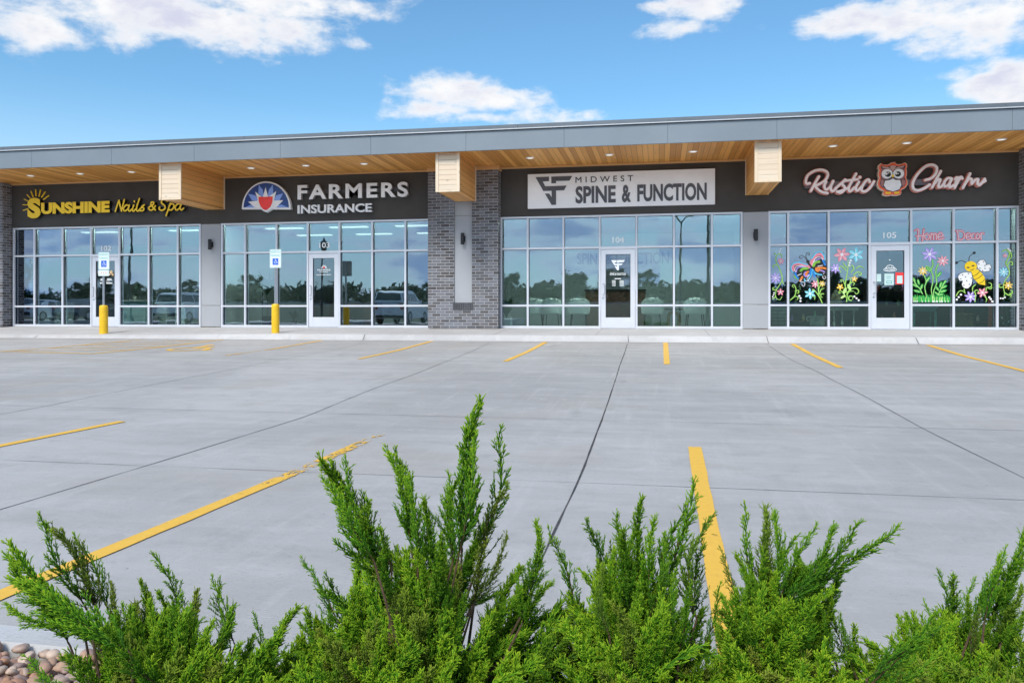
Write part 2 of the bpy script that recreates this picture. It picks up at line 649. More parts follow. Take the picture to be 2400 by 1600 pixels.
def worn_paint(name, col, lo, hi, scale=9.0, wear=None):
    """road paint that has flaked away to bare concrete in places"""
    m, t, b = new_mat(name)
    out = t.n['Material Output']
    g = t.node('ShaderNodeNewGeometry').outputs['Position']
    n = t.noise(t.scalevec(g, (1, .75, 1)), scale, 9, .74, .6)
    big = t.noise(g, 1.1, 2, .5)
    v = t.math('ADD', n, t.math('MULTIPLY', t.math('SUBTRACT', big, .5), .55))
    if wear:      # tyres have scoured this end hardest
        yy = t.sep(g)[1]
        v = t.math('SUBTRACT', v, t.mapr(yy, wear[0], wear[1], 0, wear[2], 'LINEAR'))
    keep = t.mapr(v, lo, hi, 0, 1, 'LINEAR')
    t.put(b.inputs['Base Color'], t.mix(t.noise(g, 25, 4), (col[0] * .80, col[1] * .76, col[2] * .9), col))
    b.inputs['Roughness'].default_value = .55
    tr = t.node('ShaderNodeBsdfTransparent')
    mx = t.node('ShaderNodeMixShader')
    t.put(mx.inputs[0], keep)
    t.l.new(tr.outputs[0], mx.inputs[1])
    t.l.new(b.outputs[0], mx.inputs[2])
    t.l.new(mx.outputs[0], out.inputs[0])
    return m


MT = {}
MT['lot'] = concrete('parking lot concrete')
MT['walk'] = concrete('sidewalk concrete', (.52, .51, .50), .6, .7)
MT['kerb'] = concrete('kerb concrete', (.50, .495, .49), .5, .9)
MT['brick'] = brick_mat()
MT['soffit'] = wood('cedar soffit boards', 1, (.93, .47, .125), (.58, .245, .05), .135, 0)
MT['beam_side'] = wood('cedar beam side boards', 1, (.86, .46, .15), (.66, .31, .085), .135, 2)
MT['beam_bottom'] = wood('cedar beam underside boards', 1, (.86, .46, .15), (.66, .32, .09), .135, 0)
MT['beam_front'] = wood('pale pine beam end boards', 0, (.80, .67, .51), (.73, .57, .41), .125, 2, .5, .5, .15)
MT['pine'] = wood('pale pine trim', 2, (.80, .66, .49), (.74, .58, .40), 3.0, 0, .5, .4)
MT['cedar_trim'] = wood('cedar trim', 0, (.74, .44, .19), (.6, .32, .12), 3.0, 2, .5, .3)
MT['band'] = M('charcoal stucco', (.066, .062, .058), .8, 0, .10, 1.2, .35, 180)
MT['fascia'] = M('grey metal panel', (.215, .25, .28), .45, .15, .07, .6)
MT['coping'] = M('grey metal coping', (.15, .17, .19), .42, .3, .08, .8)
MT['coping_lip'] = M('pale metal drip edge', (.62, .64, .67), .4, .2)
MT['panel'] = M('light grey wall panel', (.38, .39, .41), .5, 0, .04, 1.5)
MT['alu'] = M('pale anodised aluminium', (.70, .72, .77), .36, .25, .03, 3)
MT['gasket'] = M('black gasket', (.02, .02, .022), .6)
MT['glass'] = glass_mat('shopfront glass', .30, (.66, .82, .79))
MT['doorglass'] = glass_mat('door glass', .22, (.50, .60, .60))
MT['black'] = M('black powder coat', (.012, .012, .014), .45)
MT['white'] = M('white enamel', (.78, .79, .80), .4)
MT['steel'] = M('galvanised steel', (.42, .44, .47), .38, .8, .12, 20)
MT['bollard'] = M('yellow plastic sleeve', (.83, .50, .012), .38, 0, .12, 7)
MT['line'] = worn_paint('yellow road paint', (.92, .54, .06), .315, .345, 14)
MT['line_worn'] = worn_paint('flaked yellow road paint', (.92, .54, .06), .30, .33, 20, (-17.4, -15.2, .245))
MT['line_faint'] = worn_paint('faded yellow road paint', (.90, .54, .09), .36, .56, 11)
MT['joint'] = M('dark joint sealant', (.15, .15, .15), .9, 0, .3, 9)
MT['sealant'] = M('black tar sealant', (.06, .058, .055), .8, 0, .4, 14)
MT['yellow'] = M('yellow sign face', (.93, .62, .010), .35)
MT['signside'] = M('black sign return', (.012, .012, .012), .4)
MT['raceway'] = M('dark grey raceway', (.075, .072, .082), .5)
MT['raceway_light'] = M('mid grey raceway', (.17, .165, .19), .5)
MT['letter_white'] = M('pale grey sign face', (.82, .84, .87), .35)
MT['letter_side'] = M('grey sign return', (.36, .37, .38), .4)
MT['navy'] = M('navy sign face', (.022, .065, .26), .35)
MT['skyblue'] = M('light blue sign face', (.24, .38, .85), .35)
MT['red'] = M('red sign face', (.88, .05, .045), .35)
MT['pink_edge'] = M('coral sign edge', (.80, .33, .27), .4)
MT['pink_core'] = M('pale pink sign face', (.90, .82, .82), .35)
MT['orange_red'] = M('orange red sign face', (.85, .13, .05), .4)
MT['cream'] = M('cream sign edge', (.75, .62, .50), .45)
MT['owl_dark'] = M('dark plum sign face', (.085, .055, .065), .4)
MT['owl_brown'] = M('dusty brown sign face', (.36, .16, .15), .4)
MT['owl_pink'] = M('dusty pink sign face', (.56, .38, .35), .4)
MT['slate'] = M('slate grey vinyl', (.085, .088, .105), .5)
MT['signboard'] = M('off white sign panel', (.90, .92, .95), .45, 0, .03, 2)
# ------------------------------------------------------------------ ground
def sheet(name, xs, ys, zf, mat):
    mb = MB()
    vs = [(x, y, zf(x, y)) for y in ys for x in xs]
    n = len(xs)
    fs = [(j * n + i, j * n + i + 1, (j + 1) * n + i + 1, (j + 1) * n + i) for j in range(len(ys) - 1) for i in range(n - 1)]
    mb.add(vs, fs)
    return obj(name, mb, mat, smooth=True)


def lawn_z(y):
    return float(np.interp(y, [-160, -110, -73, -62, -40, -27, -24], [3.2, 2.0, 1.35, 1.35, .35, -.80, -1.0]))


m, t, b = new_mat('mown grass')
g_ = t.node('ShaderNodeNewGeometry').outputs['Position']
t.put(b.inputs['Base Color'], t.mix(t.mapr(t.noise(g_, 3, 6, .7), .3, .7), (.016, .032, .008), (.040, .066, .017)))
b.inputs['Roughness'].default_value = .9
MT['grass'] = m
gx = [-900, -300, -120, -60, -30, 0, 30, 60, 120, 300, 900]
struct(sheet('ground', gx, [-900, -400, -160, -110, -73.2, -61.8, -50, -40, -33, -27, -24, 20, 60, 900], lambda x, y: lawn_z(y) if y < -23 else -1.0, MT['grass']))
MT['asphalt'] = M('asphalt', (.055, .055, .058), .85, 0, .15, 4)
struct(sheet('street', [-300, -100, 0, 100, 300], [-72.6, -62.4], lambda x, y: 1.36, MT['asphalt']))
mb = MB().box(-300, 300, -62.4, -62.1, 1.2, 1.5)
struct(obj('street_kerb', mb, MT['walk']))

lot_ys = [-19.05] + sorted([p[0] for p in PROF] + list(np.arange(-18.4, -3, .45))) + [-2.86]
lot = struct(sheet('parking_lot', list(np.arange(-64, 44.1, 4.0)), lot_ys, lambda x, y: lot_z(y), MT['lot']))


def walk_edge(x):
    return -.105 - .05 * float(np.interp(x, [-13.5, -9.5], [1, 0]))


# sidewalk with its integral kerb: a gently sloping slab, a rounded nose and a battered kerb face
wx = list(np.arange(-40, 30.1, 1.0))
sec = [(6.0, 0.0, 0), (0.0, 0.0, 0), (-1.3, -.045, .45), (-2.50, -.10, .97), (-2.56, -.105, 1), (-2.60, -.118, 1), (-2.625, -.14, 1), (-2.70, -.22, 1), (-2.78, -.258, 1), (-2.90, -.2555, 1)]


def walk_zz(x, k):
    y, z, a = sec[k]
    dz = (walk_edge(x) + .105)
    if k >= 6:
        dz *= max(0, 1 - (k - 5) / 3.0)
    return z + dz * a


mb = MB()
n = len(wx)
mb.add([(x, s[0], walk_zz(x, k)) for k, s in enumerate(sec) for x in wx],
       [(k * n + i, k * n + i + 1, (k + 1) * n + i + 1, (k + 1) * n + i) for k in range(len(sec) - 1) for i in range(n - 1)])
walk = struct(obj('sidewalk', mb, MT['walk'], smooth=True))


def strip_on_ground(name, pts, width, mat, lift, parent, wob=0.0, zf=lot_z, seed=1):
    """a painted or sealed strip following the ground through world points"""
    r = random.Random(seed)
    fine = []
    for a, b_ in zip(pts[:-1], pts[1:]):
        k = max(1, int((Vector(b_) - Vector(a)).length / .25))
        for i in range(k):
            fine.append(Vector(a).lerp(Vector(b_), i / k))
    fine.append(Vector(pts[-1]))
    vs, fs = [], []
    for i, p in enumerate(fine):
        d = fine[min(i + 1, len(fine) - 1)] - fine[max(i - 1, 0)]
        nn = Vector((-d.y, d.x, 0)).normalized()
        w = width * (1 + wob * (r.random() - .5) * 2) / 2
        o = nn * (wob * width * .5 * (r.random() - .5))
        for sgn in (1, -1):
            q = p + o + nn * w * sgn
            vs.append((q.x, q.y, zf(q.y) + lift))
    for i in range(len(fine) - 1):
        fs.append((2 * i + 1, 2 * i, 2 * i + 2, 2 * i + 3))
    return obj(name, MB().add(vs, fs), mat, parent)


def G(*uv):
    return [ground(u, v) for u, v in uv]


# saw joints that run away from the building
for k, (pts, w, mt) in enumerate([
        ([(1470, 807), (1453, 855), (1438, 903), (1426, 940), (1404, 1000), (1364, 1107), (1280.6, 1286), (1200, 1460)], .012, 'sealant'),
        ([(1148, 803), (857, 918), (704, 980), (357, 1087), (0, 1194), (-400, 1315)], .010, 'joint'),
        ([(1797, 806), (1862, 847), (1914, 870), (2000, 915), (2195, 1020), (2400, 1120), (2700, 1270)], .010, 'joint'),
        ([(865, 801), (600, 854), (370, 899), (0, 971), (-300, 1030)], .008, 'joint'),
        ([(2150, 810), (2272, 838), (2400, 872), (2700, 950)], .008, 'joint'),
        ([(520, 800), (293, 836), (0, 874), (-300, 914)], .007, 'joint')]):
    strip_on_ground('saw_joint', G(*pts), w, MT[mt], .003, lot, .5, seed=k)
# joints parallel to the building
for k, (u, v, w) in enumerate([(700, 967, .006), (877, 1112, .006), (1400, 858, .005)]):
    y = ground(u, v).y
    strip_on_ground('saw_joint', [(-22, y, 0), (12, y, 0)], w, MT['joint'], .002, lot, .7, seed=20 + k)
# gaps in the kerb
for u in (855, 1472, 1797, 2146, 90):
    x = X(u, -2.6)
    mb = MB()
    ys = [(-2.42, .0), (-2.60, .0), (-2.78, 0), (-2.9, 0)]
    mb.add([(x + sgn * .006 + (.015 if k > 1 else 0), y_, float(np.interp(-y_, [-s[0] for s in sec], [walk_zz(x, j) for j in range(len(sec))])) + .004) for k, (y_, _) in enumerate(ys) for sgn in (1, -1)],
           [(2 * i + 1, 2 * i, 2 * i + 2, 2 * i + 3) for i in range(3)])
    obj('kerb_gap', mb, MT['sealant'], walk)
for u in (598, 1405, 1655, 1180):
    x = X(u, -1.2)
    mb = MB().add([(x + s_ * .004, y_, float(np.interp(-y_, [-s[0] for s in sec], [walk_zz(x, j) for j in range(len(sec))])) + .003) for y_ in (-.02, -1.3, -2.5) for s_ in (1, -1)], [(1, 0, 2, 3), (3, 2, 4, 5)])
    obj('sidewalk_joint', mb, MT['joint'], walk)

# stall lines
for k, (pts, mt) in enumerate([
        ([(525, 834), (755, 798)], 'line_faint'), ([(843, 841), (1013, 799)], 'line'), ([(1184, 847), (1279, 802)], 'line'),
        ([(1563, 854), (1560, 803)], 'line'), ([(1970, 862), (1857, 806)], 'line'), ([(2560, 909), (2400, 867), (2175, 809)], 'line'),
        ([(895, 1016), (530, 1168), (240, 1290), (20, 1385), (-160, 1462)], 'line_worn'), ([(286, 988), (0, 1043), (-300, 1102)], 'line'),
        ([(1628.6, 1048), (1655, 1200), (1704, 1469), (1728, 1590)], 'line')]):
    p = G(*pts)
    if len(p) > 2:
        p = [p[0], p[-1]]
    strip_on_ground('parking_line', p, .108, MT[mt], .006, lot, .06, seed=40 + k)
# hatched bay beside the reserved stall
A0, A1 = G((0, 824), (342, 793))
B0, B1 = G((217, 829), (523, 794))
strip_on_ground('parking_line', [A0 + (A0 - A1) * .02, A1], .10, MT['line_faint'], .006, lot, .1)
strip_on_ground('parking_line', [B0, B1], .10, MT['line'], .006, lot, .1)
strip_on_ground('parking_line', [A0, B0], .10, MT['line_faint'], .006, lot, .1)
for k in range(4):
    s0 = .05 + .22 * k
    strip_on_ground('parking_line', [A0.lerp(A1, s0) if k % 2 == 0 else A0.lerp(A1, s0), B0.lerp(B1, min(1, s0 + .25))], .08, MT['line_faint'], .0055, lot, .1)
strip_on_ground('parking_line', [A0 + Vector((-6, .0, 0)), A0 + Vector((-.3, .0, 0))], .10, MT['line_faint'], .006, lot, .1)
# wheelchair mark painted in the reserved stall
wc = ground(448, 817)
mark = MB()


def wheelchair(add, s):
    """strokes of the access symbol in a unit square, handed to ADD(points, width)"""
    add([(.02 * s, .46 * s), (.02 * s, .10 * s), (.30 * s, .10 * s), (.42 * s, -.28 * s), (.54 * s, -.24 * s)], .09 * s)
    add([(.02 * s, .28 * s), (.26 * s, .28 * s)], .08 * s)
    add([(-.06 * s, .16 * s), (-.26 * s, .0), (-.28 * s, -.26 * s), (-.06 * s, -.44 * s), (.20 * s, -.38 * s), (.32 * s, -.16 * s)], .085 * s)


def flat_stroke(pts, w):
    tmp = MB()
    tmp.stroke(pts, w, 0, .001, step=3)
    b_ = len(mark.v)
    mark.v += [(wc.x + p[0], wc.y + p[2], lot_z(wc.y + p[2]) + .006 - p[1]) for p in tmp.v]
    mark.f += [tuple(b_ + i for i in f) for f in tmp.f]
    mark.m += [0] * len(tmp.f)


wheelchair(flat_stroke, 1.25)
flat_stroke([(.02, .72), (.03, .73)], .20)
obj('wheelchair_marking', mark, MT['line'], lot)

# near kerb between lot and planting bed
mb = MB()
sec2 = [(-19.03, -.80), (-19.05, -.64), (-19.07, -.622), (-19.19, -.62), (-19.21, -.64), (-19.21, -.95)]
kx = list(np.arange(-40, 30.1, 2.0))
n = len(kx)
mb.add([(x, s[0], s[1]) for s in sec2 for x in kx], [(k * n + i + 1, k * n + i, (k + 1) * n + i, (k + 1) * n + i + 1) for k in range(len(sec2) - 1) for i in range(n - 1)])
struct(obj('kerb', mb, MT['kerb'], smooth=True))

# river stones in the planting bed
m, t, b = new_mat('river stone')
at_ = t.node('ShaderNodeAttribute')
at_.attribute_name = 'stone'
g_ = t.node('ShaderNodeNewGeometry').outputs['Position']
c_ = t.ramp(at_.outputs['Fac'], [(0, (.36, .17, .11)), (.2, (.50, .31, .20)), (.4, (.30, .17, .14)), (.55, (.54, .40, .30)), (.7, (.30, .21, .19)), (.85, (.50, .25, .13)), (1, (.60, .48, .38))])
c_ = t.mix(t.math('MULTIPLY', t.mapr(t.noise(g_, 45, 6, .7), .4, .7), .5), c_, (.20, .13, .10))
t.put(b.inputs['Base Color'], c_)
b.inputs['Roughness'].default_value = .6
MT['stone'] = m
MT['soil'] = M('soil under stones', (.10, .075, .055), .95, 0, .3, 20)


def build_stones():
    import bmesh
    bm = bmesh.new()
    bmesh.ops.create_icosphere(bm, subdivisions=2, radius=1)
    bv = np.array([v.co[:] for v in bm.verts])
    bf = np.array([[v.index for v in f.verts] for f in bm.faces])
    bm.free()
    rs = np.random.RandomState(4)
    V, Fc, A = [], [], []
    k = 0
    for i in range(15000):
        x, y = rs.uniform(-3.2, 1.8), rs.uniform(-21.0, -19.22)
        s = rs.choice([.010, .013, .016, .019, .022])
        sc = np.array([s * rs.uniform(.9, 1.5), s * rs.uniform(.8, 1.2), s * rs.uniform(.55, .85)])
        d = bv * (1 + .13 * np.sin(bv @ rs.normal(0, 2.2, 3) + rs.uniform(0, 6))[:, None] + .08 * np.sin(bv @ rs.normal(0, 4.5, 3))[:, None])
        a = rs.uniform(0, pi)
        d = d * sc
        d = np.stack([d[:, 0] * cos(a) - d[:, 1] * sin(a), d[:, 0] * sin(a) + d[:, 1] * cos(a), d[:, 2] + d[:, 0] * rs.uniform(-.4, .4)], 1)
        V.append(d + np.array([x, y, -.636 + rs.uniform(-.035, .02)]))
        Fc.append(bf + k)
        k += len(bv)
        A.append(np.full(len(bv), rs.rand()))
    V, Fc, A = np.concatenate(V), np.concatenate(Fc), np.concatenate(A)
    me = bpy.data.meshes.new('river_stones')
    me.from_pydata(V.tolist(), [], Fc.tolist())
    me.attributes.new('stone', 'FLOAT', 'POINT').data.foreach_set('value', A.astype(np.float32))
    me.polygons.foreach_set('use_smooth', [True] * len(me.polygons))
    me.materials.append(MT['stone'])
    o = bpy.data.objects.new('river_stones', me)
    C.objects.link(o)
    o['kind'] = 'stuff'
    tag(o, 'tan and rust river stones filling the planting bed', 'river stones')


build_stones()
struct(obj('upper_lot', MB().box(-60, -9, -31, -21.6, -1.2, -.12), MT['lot']))
struct(sheet('planting_bed', [-40, -10, 0, 10, 30], [-24.2, -22, -19.2], lambda x, y: -.73 if y > -23 else -.98, MT['soil']))

# ------------------------------------------------------------------ the building
BLD = thing('shopping_strip', 'long single-storey shopping strip with grey metal fascia, cedar soffit and four glazed shopfronts', 'building', (-5.5, 2.0, 0))
WALL = 0.0
SOF, FB, FT = 4.42, 4.42, 5.0
BR = -.36                     # brick face
GL = .06                      # glass plane
xl, xr = -36.0, 20.0
mb = MB()
mb.box(xl, xr, .12, .5, 3.05, 4.55)
mb.box(xl, X(32.8, 0) - .03, .12, .5, 0, 3.05)
mb.box(X(2388, 0) + .03, xr, .12, .5, 0, 3.05)
mb.box(xl, xl + .3, .5, 14, 0, 4.55)
mb.box(xr - .3, xr, .5, 14, 0, 4.55)
mb.box(xl, xr, 14, 14.3, 0, 4.55)
obj('structural_wall', mb, MT['panel'], BLD)
# charcoal sign band above each shopfront
S = [  # left jamb, mullions, right jamb (photo points on the wall), door bay, suite
    dict(u=[32.8, 81.3, 147, 214.3, 280.3, 348.9, 417.1, 469.4], door=3, no='102'),
    dict(u=[520.7, 575, 648.3, 721.6, 795.9, 872.5, 950.3, 1009.5], door=3, no='103'),
    dict(u=[1174.7, 1237, 1320.5, 1405.6, 1491.8, 1579.5, 1668.5, 1738], door=3, no='104'),
    dict(u=[1803, 1847, 1942, 2038, 2135.3, 2234.8, 2336.9, 2386], door=3, no='105')]
for s in S:
    s['x'] = [X(u, 0) for u in s['u']]
xb0, xb1, xp0, xp1 = X(1003, BR), X(1167.4, BR), X(1063.8, BR), X(1105.9, BR)
for a, b_ in ((xl, xb0 + .02), (xb1 - .02, xr)):
    mb = MB().box(a, b_, 0, .12, 3.05, SOF + .1)
    obj('sign_band', mb, MT['band'], BLD)
# grey panels between the shopfronts
for ua, ub in ((472, 517.5), (1741, 1801)):
    xa, xb_ = X(ua, 0), X(ub, 0)
    mb = MB()
    mb.bbox(xa, xb_, -.012, .12, .645, 3.04, .004)
    mb.bbox(xa, xb_, -.012, .12, .02, .635, .004)
    p = obj('wall_panel', mb, MT['panel'], BLD)
# brick pier with recessed grey panel
zp = P(1085, 709, BR).z
mb = MB()
mb.box(xb0, xp0, BR, .12, 0, SOF - .12)
mb.box(xp1, xb1, BR, .12, 0, SOF - .12)
mb.box(xp0, xp1, BR, .12, 0, zp)
pier = obj('brick_pier', mb, MT['brick'], BLD)
mb = MB()
w_ = (xp1 - xp0 + .06) / 9
for i in range(9):
    mb.bbox(xp0 - .03 + i * w_ + .004, xp0 - .03 + (i + 1) * w_ - .004, BR - .02, BR + .05, zp - .20, zp - .002, .003)
obj('brick_sill', mb, M('dark sill brick', (.075, .075, .085), .6, 0, .25, 6), pier)
mb = MB()
mb.box(xp0, xp1, BR + .05, .12, zp, P(1085, 505, BR).z - .008)
mb.box(xp0, xp1, BR + .05, .12, P(1085, 505, BR).z, SOF)
obj('pier_panel', mb, MT['panel'], BLD)
# piers at either end
xlp = X(6.0, BR)
mb = MB().box(xlp - .75, xlp, BR, .12, 0, SOF - .02)
obj('brick_pier', mb, MT['brick'], BLD)
xrp = X(2403, BR)
mb = MB().box(xrp, xrp + 1.5, BR, .12, 0, SOF - .02)
obj('brick_pier', mb, MT['brick'], BLD)

# roof: soffit boards, fascia panels, coping
FY = -2.4
mb = MB()
mb.box(xl, xr, FY + .06, .3, SOF, SOF + .08)
obj('soffit', mb, MT['soffit'], BLD)
mb = MB()
mb.box(xl, xr, FY + .05, 14.5, SOF + .09, FT - .06)
obj('roof_deck', mb, MT['coping'], BLD)
seams = [X(u, FY) for u in (74, 261, 455, 657, 869, 1092, 1322, 1565, 1821, 2089, 2373)]
st = seams[1] - seams[0]
seams = [seams[0] - 3.05 * k for k in (5, 4, 3, 2, 1)] + seams + [seams[-1] + 3.05 * k for k in (1, 2, 3)]
for a, b_ in zip(seams[:-1], seams[1:]):
    mb = MB().bbox(a + .0014, b_ - .0014, FY, FY + .05, FB - .015, 4.872, .004)
    obj('fascia_panel', mb, MT['fascia'], BLD)
mb = MB()
x = seams[0]
while x < seams[-1] - .1:
    mb.bbox(x + .001, min(x + 3.6, seams[-1]) - .001, FY - .045, FY + .35, 4.905, FT, .005)
    x += 3.6
obj('coping', mb, MT['coping'], BLD)
mb = MB().bbox(seams[0], seams[-1], FY - .05, FY + .05, 4.884, 4.905, .003)
obj('drip_edge', mb, MT['coping_lip'], BLD)
mb = MB().box(seams[0], seams[-1], FY - .012, FY + .06, 4.872, 4.884)
obj('shadow_gap', mb, MT['gasket'], BLD)
# cedar trim where soffit meets wall
for a, b_ in ((xl, xb0 - .02), (xb1 + .02, xr)):
    obj('soffit_trim', MB().bbox(a, b_, -.03, 0, SOF - .055, SOF - .001, .004), MT['cedar_trim'], BLD)
mb = MB()
for a, b_ in ((xb0 - .03, xp0), (xp1, xb1 + .03)):
    mb.bbox(a, b_, BR - .025, .0, SOF - .12, SOF - .002, .004)
obj('soffit_trim', mb, MT['cedar_trim'], BLD)
# cedar beams under the soffit
BY = -2.2
for ua, ub, yb, zb in ((372.4, 424, 0.0, 3.46), (1020.7, 1077.2, BR, 3.46), (1768.5, 1832, 0.0, 3.475)):
    x0, x1 = X(ua, BY), X(ub, BY)
    tw = .075
    i0, i1 = x0 + .045, x1 - .03
    beam = obj('soffit_beam', MB().box(i0, i1, BY + .035, yb, zb + .02, SOF - .002), MT['beam_side'], BLD)
    obj('underside', MB().bbox(i0 - .012, i1 + .012, BY + .04, yb - .001, zb, zb + .019, .003), MT['beam_bottom'], beam)
    mb = MB()
    k = 0
    zz = zb + .03
    while zz < SOF - .02:
        z2 = min(zz + .1235, SOF - .004)
        mb.bbox(x0 + tw, x1 - tw, BY + .012, BY + .034, zz, z2, .003)
        zz += .125
    obj('end_boards', mb, MT['beam_front'], beam)
    mb = MB()
    mb.bbox(x0, x0 + tw, BY - .004, BY + .034, zb - .015, SOF - .003, .004)
    mb.bbox(x1 - tw, x1, BY - .004, BY + .034, zb - .015, SOF - .003, .004)
    obj('end_trim', mb, MT['pine'], beam)
    mb = MB()
    mb.bbox(x0 + tw, x1 - tw, BY + .004, BY + .034, zb - .015, zb + .03, .004)
    obj('end_trim', mb, MT['pine'], beam)
    mb = MB()
    mb.bbox(i0 - .03, i0 - .003, yb - .05, yb - .002, zb, SOF - .004, .003)
    mb.bbox(i1 + .003, i1 + .03, yb - .05, yb - .002, zb, SOF - .004, .003)
    obj('wall_trim', mb, MT['pine'], beam)

# shopfront glazing
Z2, Z1, ZH = .62, 2.175, 3.05
MW = .052
rp = random.Random(77)
paint_parent = []
for si, s in enumerate(S):
    xs, d = s['x'], s['door']
    mb = MB()
    x0, x1 = xs[0], xs[-1]
    yf, yb = -.025, .115
    # jambs, head and sill, then mullions between, then transoms between the mullions
    mb.bbox(x0 - MW / 2, x0 + MW / 2, yf, yb, .0, ZH, .003)
    mb.bbox(x1 - MW / 2, x1 + MW / 2, yf, yb, .0, ZH, .003)
    mb.bbox(x0 + MW / 2, x1 - MW / 2, yf, yb, ZH - MW, ZH - .001, .003)
    for i in range(1, 7):
        mb.bbox(xs[i] - MW / 2, xs[i] + MW / 2, yf - .001, yb, .0, ZH - MW, .003)
    for i in range(7):
        a, b_ = xs[i] + MW / 2, xs[i + 1] - MW / 2
        if i == d:
            mb.bbox(a, b_, yf, yb, Z1 - MW * .9, Z1 + MW * .5, .003)
            continue
        for z in (Z2, Z1):
            mb.bbox(a, b_, yf, yb, z - MW / 2, z + MW / 2, .003)
        mb.bbox(a, b_, yf, yb, .003, .07, .003)
    fr = obj('shopfront_window', mb, MT['alu'], BLD)
    s['frame'] = fr
    gk = MB()
    for i in range(7):
        a, b_ = xs[i] + MW / 2, xs[i + 1] - MW / 2
        rows = [(Z1 + MW / 2, ZH - MW)] if i == d else [(.07, Z2 - MW / 2), (Z2 + MW / 2, Z1 - MW / 2), (Z1 + MW / 2, ZH - MW)]
        for za, zb in rows:
            pm = MB().box(a, b_, GL, GL + .008, za, zb)
            tl = [rp.uniform(-.0016, .0016) for _ in range(3)]      # no two panes are glazed quite in plane
            pm.v = [(q[0], q[1] + tl[0] * ((q[0] - a) / (b_ - a)) + tl[1] * ((q[2] - za) / (zb - za)) + .001, q[2]) for q in pm.v]
            obj('window_pane', pm, MT['glass'], fr)
            gk.box(a, a + .008, GL - .03, GL - .001, za, zb)
            gk.box(b_ - .008, b_, GL - .03, GL - .001, za, zb)
            gk.box(a + .008, b_ - .008, GL - .03, GL - .001, zb - .008, zb)
            gk.box(a + .008, b_ - .008, GL - .03, GL - .001, za, za + .005)
    obj('gasket', gk, MT['gasket'], fr)
    # door
    a, b_ = xs[d] + MW / 2 + .008, xs[d + 1] - MW / 2 - .008
    zt = Z1 - MW * .9 - .008
    ys, ye = -.012, .05
    sw = .125
    mb = MB()
    mb.bbox(a, a + sw, ys, ye, .015, zt, .004)
    mb.bbox(b_ - sw, b_, ys, ye, .015, zt, .004)
    mb.bbox(a + sw, b_ - sw, ys, ye, zt - .13, zt, .004)
    mb.bbox(a + sw, b_ - sw, ys, ye, .015, .30, .004)
    door = obj('shop_door', mb, MT['alu'], BLD)
    s['door_obj'] = door
    s['dg'] = (a + sw, b_ - sw, .30, zt - .13)
    mb = MB().box(a + sw, b_ - sw, .02, .028, .30, zt - .13)
    obj('door_glass', mb, MT['doorglass'], door)
    mb = MB()
    mb.box(a + sw, a + sw + .008, -.005, .019, .30, zt - .13)
    mb.box(b_ - sw - .008, b_ - sw, -.005, .019, .30, zt - .13)
    mb.box(a + sw + .008, b_ - sw - .008, -.005, .019, zt - .138, zt - .13)
    obj('gasket', mb, MT['gasket'], door)
    hx = a + sw * .45
    mb = MB().tube([(hx, -.012, 1.20), (hx, -.07, 1.20), (hx + .05, -.085, 1.19), (hx + .05, -.085, .93), (hx, -.07, .92), (hx, -.012, .92)], .012, 8)
    obj('door_handle', mb, MT['steel'], door, smooth=True)
    mb = MB().tube([(hx, -.012, .82), (hx, -.03, .82)], .022, 12)
    obj('lock', mb, MT['steel'], door)
    mb = MB().box(a + sw, b_ - sw, .06, .085, 1.17, 1.20)
    obj('push_bar', mb, MT['alu'], door)
    mb = MB().bbox((a + b_) / 2, b_ - sw - .03, .06, .1, zt - .19, zt - .145)
    obj('door_closer', mb, MT['white'], door)
    mb = MB().box(a, b_, -.03, .09, .0, .013)
    obj('threshold', mb, MT['steel'], door)

MT['frost'] = M('frosted white vinyl', (.92, .95, .95), .6)
for s, (u0, u1, v0, v1) in zip(S, ((239, 259, 577, 587), (750, 771, 569, 580), (1437, 1461, 556, 568), (2071.5, 2099, 545, 557.5))):
    a, b_ = P(u0 - 1.5, v1 + 1, GL), P(u1 + 1.5, v0 - 1, GL)
    obj('suite_number', MB().text(s['no'], a.x, b_.x, a.z, b_.z, GL - .004, .002, .014), MT['frost'], s['frame'])
# ------------------------------------------------------------------ wall signs
def crop(ox, oy, k):
    """reader of points measured on an enlarged piece of the photograph, put on plane y"""
    def f(px, py, y=0.0):
        p = P(ox + px / k, oy + py / k, y)
        return (p.x, p.z)
    f.k = k
    f.sc = lambda px, y=0.0, cx=0: abs(P(ox + (cx + px) / k, 732, y).x - P(ox + cx / k, 732, y).x)
    return f


def tbox(f, l, r, lt, lb, rt, rb, y):
    a, b_, c, d = f(l, lt, y), f(l, lb, y), f(r, rt, y), f(r, rb, y)
    return dict(x0=a[0], x1=c[0], z0=(b_[1] + d[1]) / 2, z1=(a[1] + c[1]) / 2)


def dark_returns(mb_fn, y_front, y_back, face, side, name, parent):
    """channel letters: a deep dark return with a slim coloured face in front of it"""
    a = MB(); mb_fn(a, y_front + .006, y_back - y_front - .006, .0); obj(name + '_return', a, side, parent)
    b_ = MB(); mb_fn(b_, y_front, .0055, .0); obj(name, b_, face, parent)


# --- yellow nail spa sign
f = crop(30, 420, 5.2267)
YS = -.16
c_ = f(1100, 370, YS)
sg = thing('wall_sign', 'yellow SUNSHINE Nails & Spa channel letters with sun rays on charcoal band', 'wall sign', (c_[0], 0, c_[1]))
bx = tbox(f, 345, 1185, 288, 432, 265, 405, YS)
bs = dict(x0=f(178, 355, YS)[0], x1=f(340, 355, YS)[0], z0=f(260, 480, YS)[1], z1=f(260, 229, YS)[1])


def sun_words(mb, y, dep, gr):
    mb.text('UNSHINE', bx['x0'], bx['x1'], bx['z0'], bx['z1'], y, dep, .055)
    mb.text('S', bs['x0'], bs['x1'], bs['z0'], bs['z1'], y, dep, .06)


